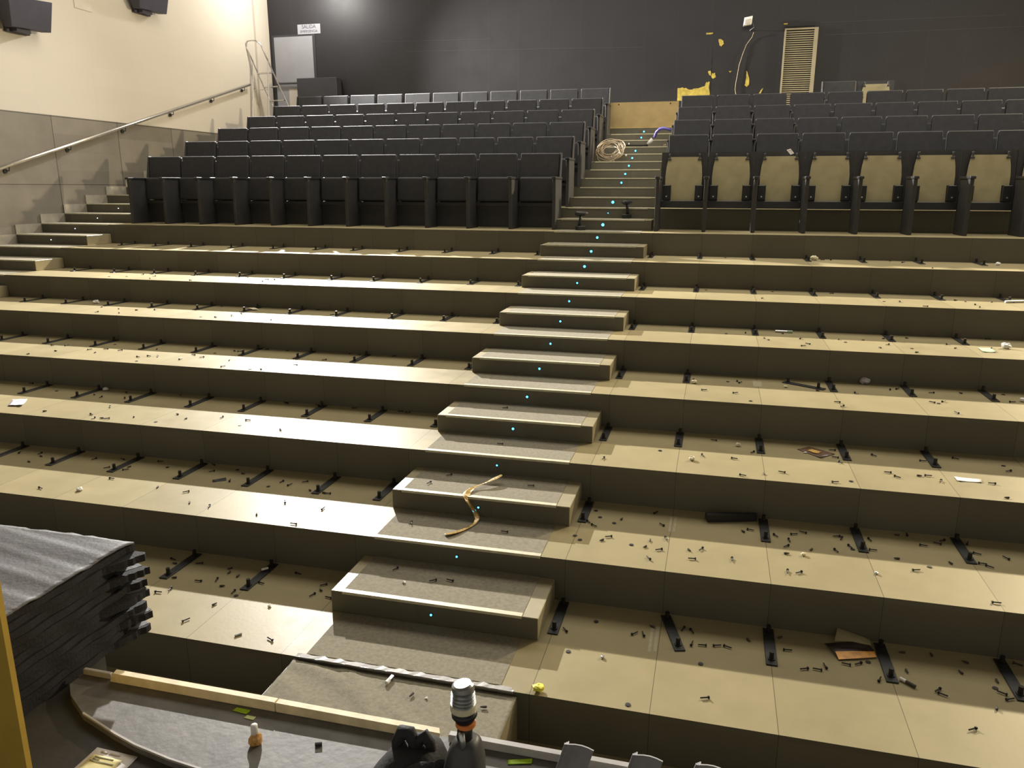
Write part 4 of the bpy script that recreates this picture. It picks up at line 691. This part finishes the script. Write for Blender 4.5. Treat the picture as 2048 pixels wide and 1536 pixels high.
# ---------------- foreground: stack of black felt panels
def layer(z0, z1, seed, dx, dy):
    rnd = random.Random(seed); x0 = -2.3; n = 40; edge = []; t0 = rnd.uniform(0.55, 0.93)
    for i in range(n+1):
        t = i/n; y = -2.012+dy+t*0.60
        out = 0.004*math.sin(seed*1.7+t*9)+0.003*math.sin(seed+t*23)
        if t > t0: out += 1.5*dx*((t-t0)/(1-t0))**0.7+(rnd.uniform(-0.007, 0.007) if t > 0.85 else 0)
        edge.append((-0.745+out+(0.02*t), y))
    poly = [(x0, -2.012+dy)]+edge+[(x0, -1.412+dy)]
    # far edge slightly ragged
    far = [(-0.745+(x0+0.745)*i/30, edge[-1][1]+0.006*rnd.uniform(-1, 1)) for i in range(1, 30)]
    poly = [(x0, -2.012+dy)]+edge+far+[(x0, edge[-1][1])]
    return MB().prism(poly, 'z', z0, z1)
NL = 12
zs = [ZS+0.0015+i*0.0325 for i in range(NL+1)]; zs[-1] = 1.100
dxs = [0.020,-0.012,0.034,0.012,-0.022,0.040,0.022,-0.014,0.036,-0.02,0.042,-0.012]
wordn = ['lowest']+[ORD[i]+' from the bottom' for i in range(1, 6)]+[ORD[11-i]+' from the top' for i in range(6, 11)]
for i in range(NL-1):
    o = empty('felt_panel', (-1.5,-1.71,zs[i]), label='thick black felt panel in the stack at lower left, '+wordn[i], cat='felt panel', group='stacked black felt panels')
    q = layer(zs[i], zs[i+1]-0.003, 40+i, dxs[i], 0.010*math.sin(i*2.3)); q.v = [(a+1.5, b+1.71, c-zs[i]) for a, b, c in q.v]
    q.build('panel_body', M['felt'], o)
    if i in (0, 2, 5, 8):
        z = 0.0305; x1 = 0.79+0.01*(i % 4); y1 = 0.285
        MB().sheet([[(0.70,y1-0.07,z-0.001),(0.70,y1+0.01,z-0.001)],[(x1-0.025,y1-0.055,z),(x1-0.01,y1+0.018,z+0.0006)],[(x1,y1-0.02,z-0.001),(x1+0.012,y1+0.008,z)]]).build('torn_flap', M['felttop'], o, solid=0.0012)
tp = empty('felt_panel', (0,0,0.0), label='topmost thick black felt panel of the stack with a creased grey surface', cat='felt panel', group='stacked black felt panels')
layer(zs[NL-1], 1.090, 47, 0.0, 0).build('panel_body', M['felt'], tp)
g = []; rnd = random.Random(9)
for i in range(57):
    row = []
    for j in range(41):
        t = i/56; u = j/40
        x = -2.3+(u**0.8)*1.565; y = -2.018+t*0.60
        if j == 40: x += rnd.uniform(-0.001, 0.001)+(0.012*max(0, t-0.8)/0.2)
        if i == 56: y += rnd.uniform(-0.004, 0.008)
        s = y*1.0+0.12*x
        zz = 1.096+0.0022*math.sin(s*30+1.6*math.sin(x*4))+0.0013*math.sin(s*57+x*5)+0.0006*math.sin(s*110+7*x)
        row.append((x, y, zz+0.002))
    g.append(row)
MB().sheet(g).build('creased_cover', M['felttop'], tp, smooth=True, solid=0.004)
# yellow plywood sheet at the left edge
yb = empty('plywood_sheet', (-0.39, -2.30, ZS+0.001), label='upright yellow plywood sheet at the lower left edge in front of the stack', cat='plywood')
MB().box(-0.85,0.0,-0.009,0.009,0,0.86).build('board', M['yellowply'], yb)
MB().box(-0.85,0.002,-0.0092,0.0092,0.86,0.864).build('top_edge', M['batten'], yb)

# paper with yellow printed block
pp = flat([(-0.384,-2.175),(-0.383,-2.061),(-0.223,-2.066),(-0.224,-2.175)], ZS, 'printed_paper', M['paper'], 'white sheet with a yellow printed block at the bottom left on the stage', 'paper', curl=0.002)
flat([(-0.372,-2.172),(-0.368,-2.092),(-0.258,-2.096),(-0.262,-2.172)], ZS+0.003, 'yellow_block', M['paperyellow'], None, None, curl=0.0015, parent=pp)
for i, (x0, x1, y) in enumerate([(-0.355,-0.285,-2.103),(-0.355,-0.33,-2.112),(-0.36,-0.27,-2.121)]):
    flat([(x0,y),(x0,y+0.004),(x1,y+0.003),(x1,y-0.001)], ZS+0.0055, 'printed_line', M['ink'], None, None, parent=pp, th=0.0004)
for i, (x0, x1, y) in enumerate([(-0.355,-0.33,-2.078),(-0.32,-0.28,-2.080)]):
    flat([(x0,y),(x0,y+0.006),(x1,y+0.005),(x1,y-0.001)], ZS+0.0035, 'printed_line', M['creamdark'], None, None, parent=pp, th=0.0004)
ZT = ZS+0.028
flat([(-0.041,-1.818),(-0.036,-1.800),(0.019,-1.802),(0.016,-1.824)], ZT, 'green_tape', M['tapegreen'], 'bright green strip of tape on the grey board left of the bottle, upper piece', 'tape', curl=0.002, group='bits of fluorescent tape')
flat([(0.017,-1.842),(0.021,-1.826),(0.056,-1.827),(0.056,-1.845)], ZT, 'green_tape', M['tapepale'], 'pale yellow-green strip of tape touching the bright one above the bottle', 'tape', curl=0.0005, group='bits of fluorescent tape')
flat([(0.939,-1.811),(0.943,-1.830),(1.014,-1.809),(1.012,-1.789)], ZT, 'green_tape', M['tapegreen'], 'bright green strip of tape on the grey board right of the drill', 'tape', curl=0.003, group='bits of fluorescent tape')
bo = empty('glue_bottle', (0.128, -1.945, ZT), label='small bottle with white cap and amber glued base standing on the grey board', cat='bottle')
gb = MB(); rnd = random.Random(2); vs = []; fs = []
for i, (z, rr) in enumerate([(0,0.012),(0.003,0.018),(0.012,0.0215),(0.022,0.021),(0.031,0.017),(0.038,0.0125),(0.042,0.011)]):
    for j in range(16):
        a = 2*math.pi*j/16; q = rr*(1+0.10*math.sin(3*a+i*1.3)+rnd.uniform(-0.04,0.04)); vs.append((q*math.cos(a)+0.002*i*0.3, q*math.sin(a), z))
for i in range(6):
    for j in range(16): fs.append((i*16+j, i*16+(j+1) % 16, (i+1)*16+(j+1) % 16, (i+1)*16+j))
fs += [tuple(range(16))[::-1], tuple(96+j for j in range(16))]
gb.add(vs, fs).build('amber_base', M['amber'], bo, smooth=True)
MB().tube([(0,0,0.036),(0,0,0.062),(0.001,0,0.072),(0.001,0,0.075)], [0.0115,0.0115,0.0105,0.006], 16).build('white_cap', M['white'], bo, smooth=True)
small(MB().tube([(-0.012,0,0),(0.01,0,0)], 0.006, 7), 'wall_plug', M['plastic'], 0.33, -1.90, ZT+0.0065, 0.4, 'small black plug lying on the grey board between bottle and drill', 'plug')

# aluminium frame with four ribbed uprights
af = empty('aluminium_frame', (1.40,-2.185,ZS), label='aluminium frame with four ribbed upright channels at the bottom right', cat='frame')
for i, xt in enumerate((1.2255, 1.395, 1.5455, 1.700)):
    zt = 1.135-ZS+0.004*i; w = 0.0325-0.0008*i; xo = xt-1.40; sh_ = 0.115
    def P(x, y, z): return (xo+x-sh_*(1-z/zt), y, z)
    nb = MB(); H = zt
    cols = [(-w,0.0),(-w*0.5,0.005),(0.0,0.007),(w*0.5,0.005),(w,0.0)]
    for a, b in zip(cols[:-1], cols[1:]):
        nb.hexa([P(a[0],a[1],0.02),P(b[0],b[1],0.02),P(b[0],b[1]+0.004,0.02),P(a[0],a[1]+0.004,0.02),P(a[0],a[1],H-0.003*(a[0]+w)/w),P(b[0],b[1],H-0.003*(b[0]+w)/w),P(b[0],b[1]+0.004,H-0.003*(b[0]+w)/w),P(a[0],a[1]+0.004,H-0.003*(a[0]+w)/w)])
    for rr in range(3):
        x = -w-0.0035*rr
        nb.hexa([P(x-0.0034,0.003*rr,0.02),P(x,0.003*rr,0.02),P(x,0.012,0.02),P(x-0.0034,0.012,0.02),P(x-0.0034,0.003*rr,H-0.003*rr),P(x,0.003*rr,H-0.003*rr),P(x,0.012,H-0.003*rr),P(x-0.0034,0.012,H-0.003*rr)])
    nb.build('upright_channel', M['alugrey'], af)
MB().box(-0.34,0.28,-0.015,0.035,0,0.022).build('base_bar', M['alu'], af, bevel=0.003, seg=1)

# stool, tool bag and big drill in front of the camera
stl = empty('step_stool', (1.02,-2.73,ZS), label='small black step stool under the tool bag and drill', cat='stool')
MB().box(-0.20,0.20,-0.14,0.14,0.48,0.50).build('stool_top', M['plastic'], stl, bevel=0.004, seg=1)
for sx in (-1, 1):
    for sy_ in (-1, 1): MB().box(sx*0.17-0.015,sx*0.17+0.015,sy_*0.11-0.015,sy_*0.11+0.015,0,0.48).build('leg', M['plastic'], stl)
ZB = ZS+0.501
bg = empty('tool_bag', (0.976,-2.72,ZB), label='black cloth tool bag with straps and buckles at the bottom edge beside the drill', cat='bag')
def blob(rings, n=20):
    """rings: (z, cx, cy, rx, ry)"""
    mb = MB(); vs = []; fs = []
    for (z, cx, cy, rx, ry) in rings:
        for j in range(n):
            a = 2*math.pi*j/n; ca, sa = math.cos(a), math.sin(a)
            e = 0.75
            vs.append((cx+rx*math.copysign(abs(ca)**e, ca), cy+ry*math.copysign(abs(sa)**e, sa), z))
    m_ = len(rings)
    for i in range(m_-1):
        for j in range(n): fs.append((i*n+j, i*n+(j+1) % n, (i+1)*n+(j+1) % n, (i+1)*n+j))
    fs.append(tuple(range(n))[::-1]); fs.append(tuple((m_-1)*n+j for j in range(n)))
    return mb.add(vs, fs)
blob([(0,0,0,0.06,0.07),(0.02,0,0,0.078,0.085),(0.16,0.0,0,0.080,0.085),(0.23,0.010,0,0.072,0.075),(0.27,0.026,0,0.058,0.062),(0.295,0.032,0,0.045,0.05),(0.31,0.035,0,0.025,0.03)]).build('bag_body', M['bag'], bg, smooth=True)
MB().tube([(-0.005,0.0,0.27),(-0.004,0,0.31),(0.006,0,0.331),(0.019,0,0.331),(0.028,0,0.312),(0.026,0,0.275)], [0.010,0.012,0.013,0.013,0.012,0.010], 10).build('carry_loop', M['bag'], bg, smooth=True)
MB().tube([(0.030,0.0,0.29),(0.038,0,0.322),(0.048,0,0.331),(0.057,0,0.318),(0.062,0,0.295)], [0.008,0.010,0.012,0.010,0.007], 10).build('carry_loop', M['bag'], bg, smooth=True)
MB().sheet([[(0.010,-0.045,0.285),(0.030,-0.05,0.300),(0.055,-0.05,0.318),(0.085,-0.05,0.324)],[(0.010,-0.070,0.24),(0.035,-0.075,0.26),(0.06,-0.07,0.283),(0.083,-0.062,0.305)],[(0.010,-0.085,0.19),(0.035,-0.09,0.20),(0.065,-0.085,0.22),(0.078,-0.07,0.25)]]).build('bag_flap', M['bag'], bg, smooth=True, solid=0.004)
MB().box(-0.006,0.000,-0.093,-0.085,0.225,0.272).build('zip_puller', M['batten'], bg, bevel=0.002, seg=1)
MB().tube([(-0.052,-0.085,0.25),(-0.03,-0.09,0.238),(-0.012,-0.09,0.222)], 0.004, 8).build('strap_buckle', M['chrome'], bg)
MB().tube([(-0.025,-0.088,0.245),(-0.017,-0.09,0.250),(-0.011,-0.09,0.244)], 0.004, 8).build('strap_buckle', M['chrome'], bg)
dl = empty('power_drill', (1.098,-2.72,ZB), label='cordless power drill standing upright, silver chuck pointing up, at the bottom centre', cat='drill')
zc = lambda z: z-ZB
MB().tube([(0,0,zc(1.600)),(0,0,zc(1.604)),(-0.001,0,zc(1.608)),(-0.001,0,zc(1.618)),(-0.001,0,zc(1.6185)),(-0.001,0,zc(1.624)),(-0.001,0,zc(1.6245)),(-0.001,0,zc(1.630)),(-0.001,0,zc(1.6305)),(-0.001,0,zc(1.637)),(-0.001,0,zc(1.6375)),(-0.001,0,zc(1.646)),(-0.0015,0,zc(1.653)),(-0.002,0,zc(1.656))],
          [0.0185,0.0215,0.0225,0.0222,0.0195,0.0218,0.0192,0.0214,0.0188,0.0210,0.0184,0.0202,0.0190,0.0150], 28).build('chuck', M['chrome'], dl)
MB().tube([(-0.001,0,zc(1.6060)),(-0.001,0,zc(1.6175))], 0.0230, 24).build('knurled_ring', M['cream_chip'], dl)
MB().tube([(0.001,0,zc(1.575)),(0.001,0,zc(1.586)),(0.001,0,zc(1.594)),(0.0,0,zc(1.600))], [0.0125,0.0175,0.0225,0.0222], 24).build('chuck_collar', M['plastic'], dl, smooth=True)
MB().tube([(0.003,-0.001,zc(1.5755)),(0.003,-0.001,zc(1.5835))], 0.0178, 24).build('orange_ring', M['orange'], dl)
MB().tube([(0.0,0,zc(1.52)),(0.001,0,zc(1.56)),(0.002,0,zc(1.577))], [0.016,0.0135,0.0135], 20).build('spindle_neck', M['plastic'], dl, smooth=True)
MB().tube([(0.005,-0.020,zc(1.535)),(0.001,-0.019,zc(1.572))], 0.0055, 14).build('silver_lever', M['chrome'], dl, smooth=True)
MB().tube([(0.005,-0.020,zc(1.529)),(0.005,-0.020,zc(1.536))], 0.0062, 14).build('lever_tip', M['plastic'], dl)
blob([(zc(1.30),0,0,0.030,0.045),(zc(1.38),0,0,0.031,0.05),(zc(1.46),0.0,0,0.034,0.05),(zc(1.495),0,0,0.034,0.045),(zc(1.520),0.002,0,0.031,0.036),(zc(1.540),0.004,0,0.024,0.026),(zc(1.549),0.004,0,0.016,0.018)]).build('gear_housing', M['greyplastic'], dl, smooth=True)
blob([(zc(1.24),0,0,0.022,0.03),(zc(1.30),0,0,0.022,0.03)]).build('handle', M['plastic'], dl, smooth=True)
MB().box(-0.038,0.038,-0.055,0.055,0.0,zc(1.24)).build('battery', M['plastic'], dl, bevel=0.006, seg=1)
MB().tube([(-0.020,-0.040,zc(1.503)),(-0.020,-0.046,zc(1.503))], 0.004, 10).build('housing_screw', M['chrome'], dl)

# ---------------- lights
def aim(o, direction):
    o.rotation_euler = Vector(direction).to_track_quat('-Z', 'Y').to_euler()
def spot(name, loc, direction, power, col, angle, blend, radius):
    l = bpy.data.lights.new(name, 'SPOT'); l.energy = power; l.color = col; l.spot_size = math.radians(angle); l.spot_blend = blend; l.shadow_soft_size = radius
    o = bpy.data.objects.new(name, l); C.objects.link(o); o.location = loc; aim(o, direction); return o
LP1 = (-7.2, 12.0, 6.68)
spot('work_lamp_left', LP1, (1.15,-1.0,-0.50), 15500, (1.0,0.97,0.93), 130, 0.75, 0.09)
LP2 = (9.3, 12.0, 6.7)
spot('work_lamp_right', LP2, (-0.75,-1.0,-0.52), 6000, (1.0,0.84,0.56), 140, 0.6, 0.22)
def point(name, loc, power, col, radius):
    l = bpy.data.lights.new(name, 'POINT'); l.energy = power; l.color = col; l.shadow_soft_size = radius
    o = bpy.data.objects.new(name, l); C.objects.link(o); o.location = loc; return o
def area(name, loc, direction, power, col, sx, sy):
    l = bpy.data.lights.new(name, 'AREA'); l.shape = 'RECTANGLE'; l.size = sx; l.size_y = sy; l.energy = power; l.color = col
    o = bpy.data.objects.new(name, l); C.objects.link(o); o.location = loc; aim(o, direction); return o
point('lamp_spill', (-7.25, 12.0, 6.75), 230, (1.0,0.96,0.90), 0.12)
area('overhead_fill', (1.5,6.8,8.3), (0,0,-1), 820, (1.0,0.93,0.80), 16, 4)  # added fill from above, lifts the shaded treads; no fixture hangs there
W = bpy.data.worlds.new('hall_world'); SC.world = W; W.use_nodes = True
W.node_tree.nodes['Background'].inputs[0].default_value = (0.01,0.01,0.011,1); W.node_tree.nodes['Background'].inputs[1].default_value = 0.3

# ---------------- camera
cam = bpy.data.cameras.new('camera'); co_ = bpy.data.objects.new('camera', cam); C.objects.link(co_)
cam.sensor_width = 36; cam.sensor_fit = 'HORIZONTAL'; cam.lens = 1561.8664/2048*36; cam.clip_start = 0.05; cam.clip_end = 100
R_ = Vector((0.96831036, 0.24974244, 0.00193976)); U_ = Vector((-0.06264118, 0.23534143, 0.969892)); F_ = Vector((-0.24176669, 0.93927798, -0.2435277))
mw = Matrix((( R_.x, U_.x, -F_.x, 1.47136), (R_.y, U_.y, -F_.y, -3.84007), (R_.z, U_.z, -F_.z, 2.48303), (0,0,0,1)))
co_.matrix_world = mw
SC.camera = co_
SC.view_settings.view_transform = 'Standard'; SC.view_settings.look = 'None'; SC.view_settings.gamma = 1.0
SC.view_settings.use_curve_mapping = False; SC.view_settings.exposure = 0.0
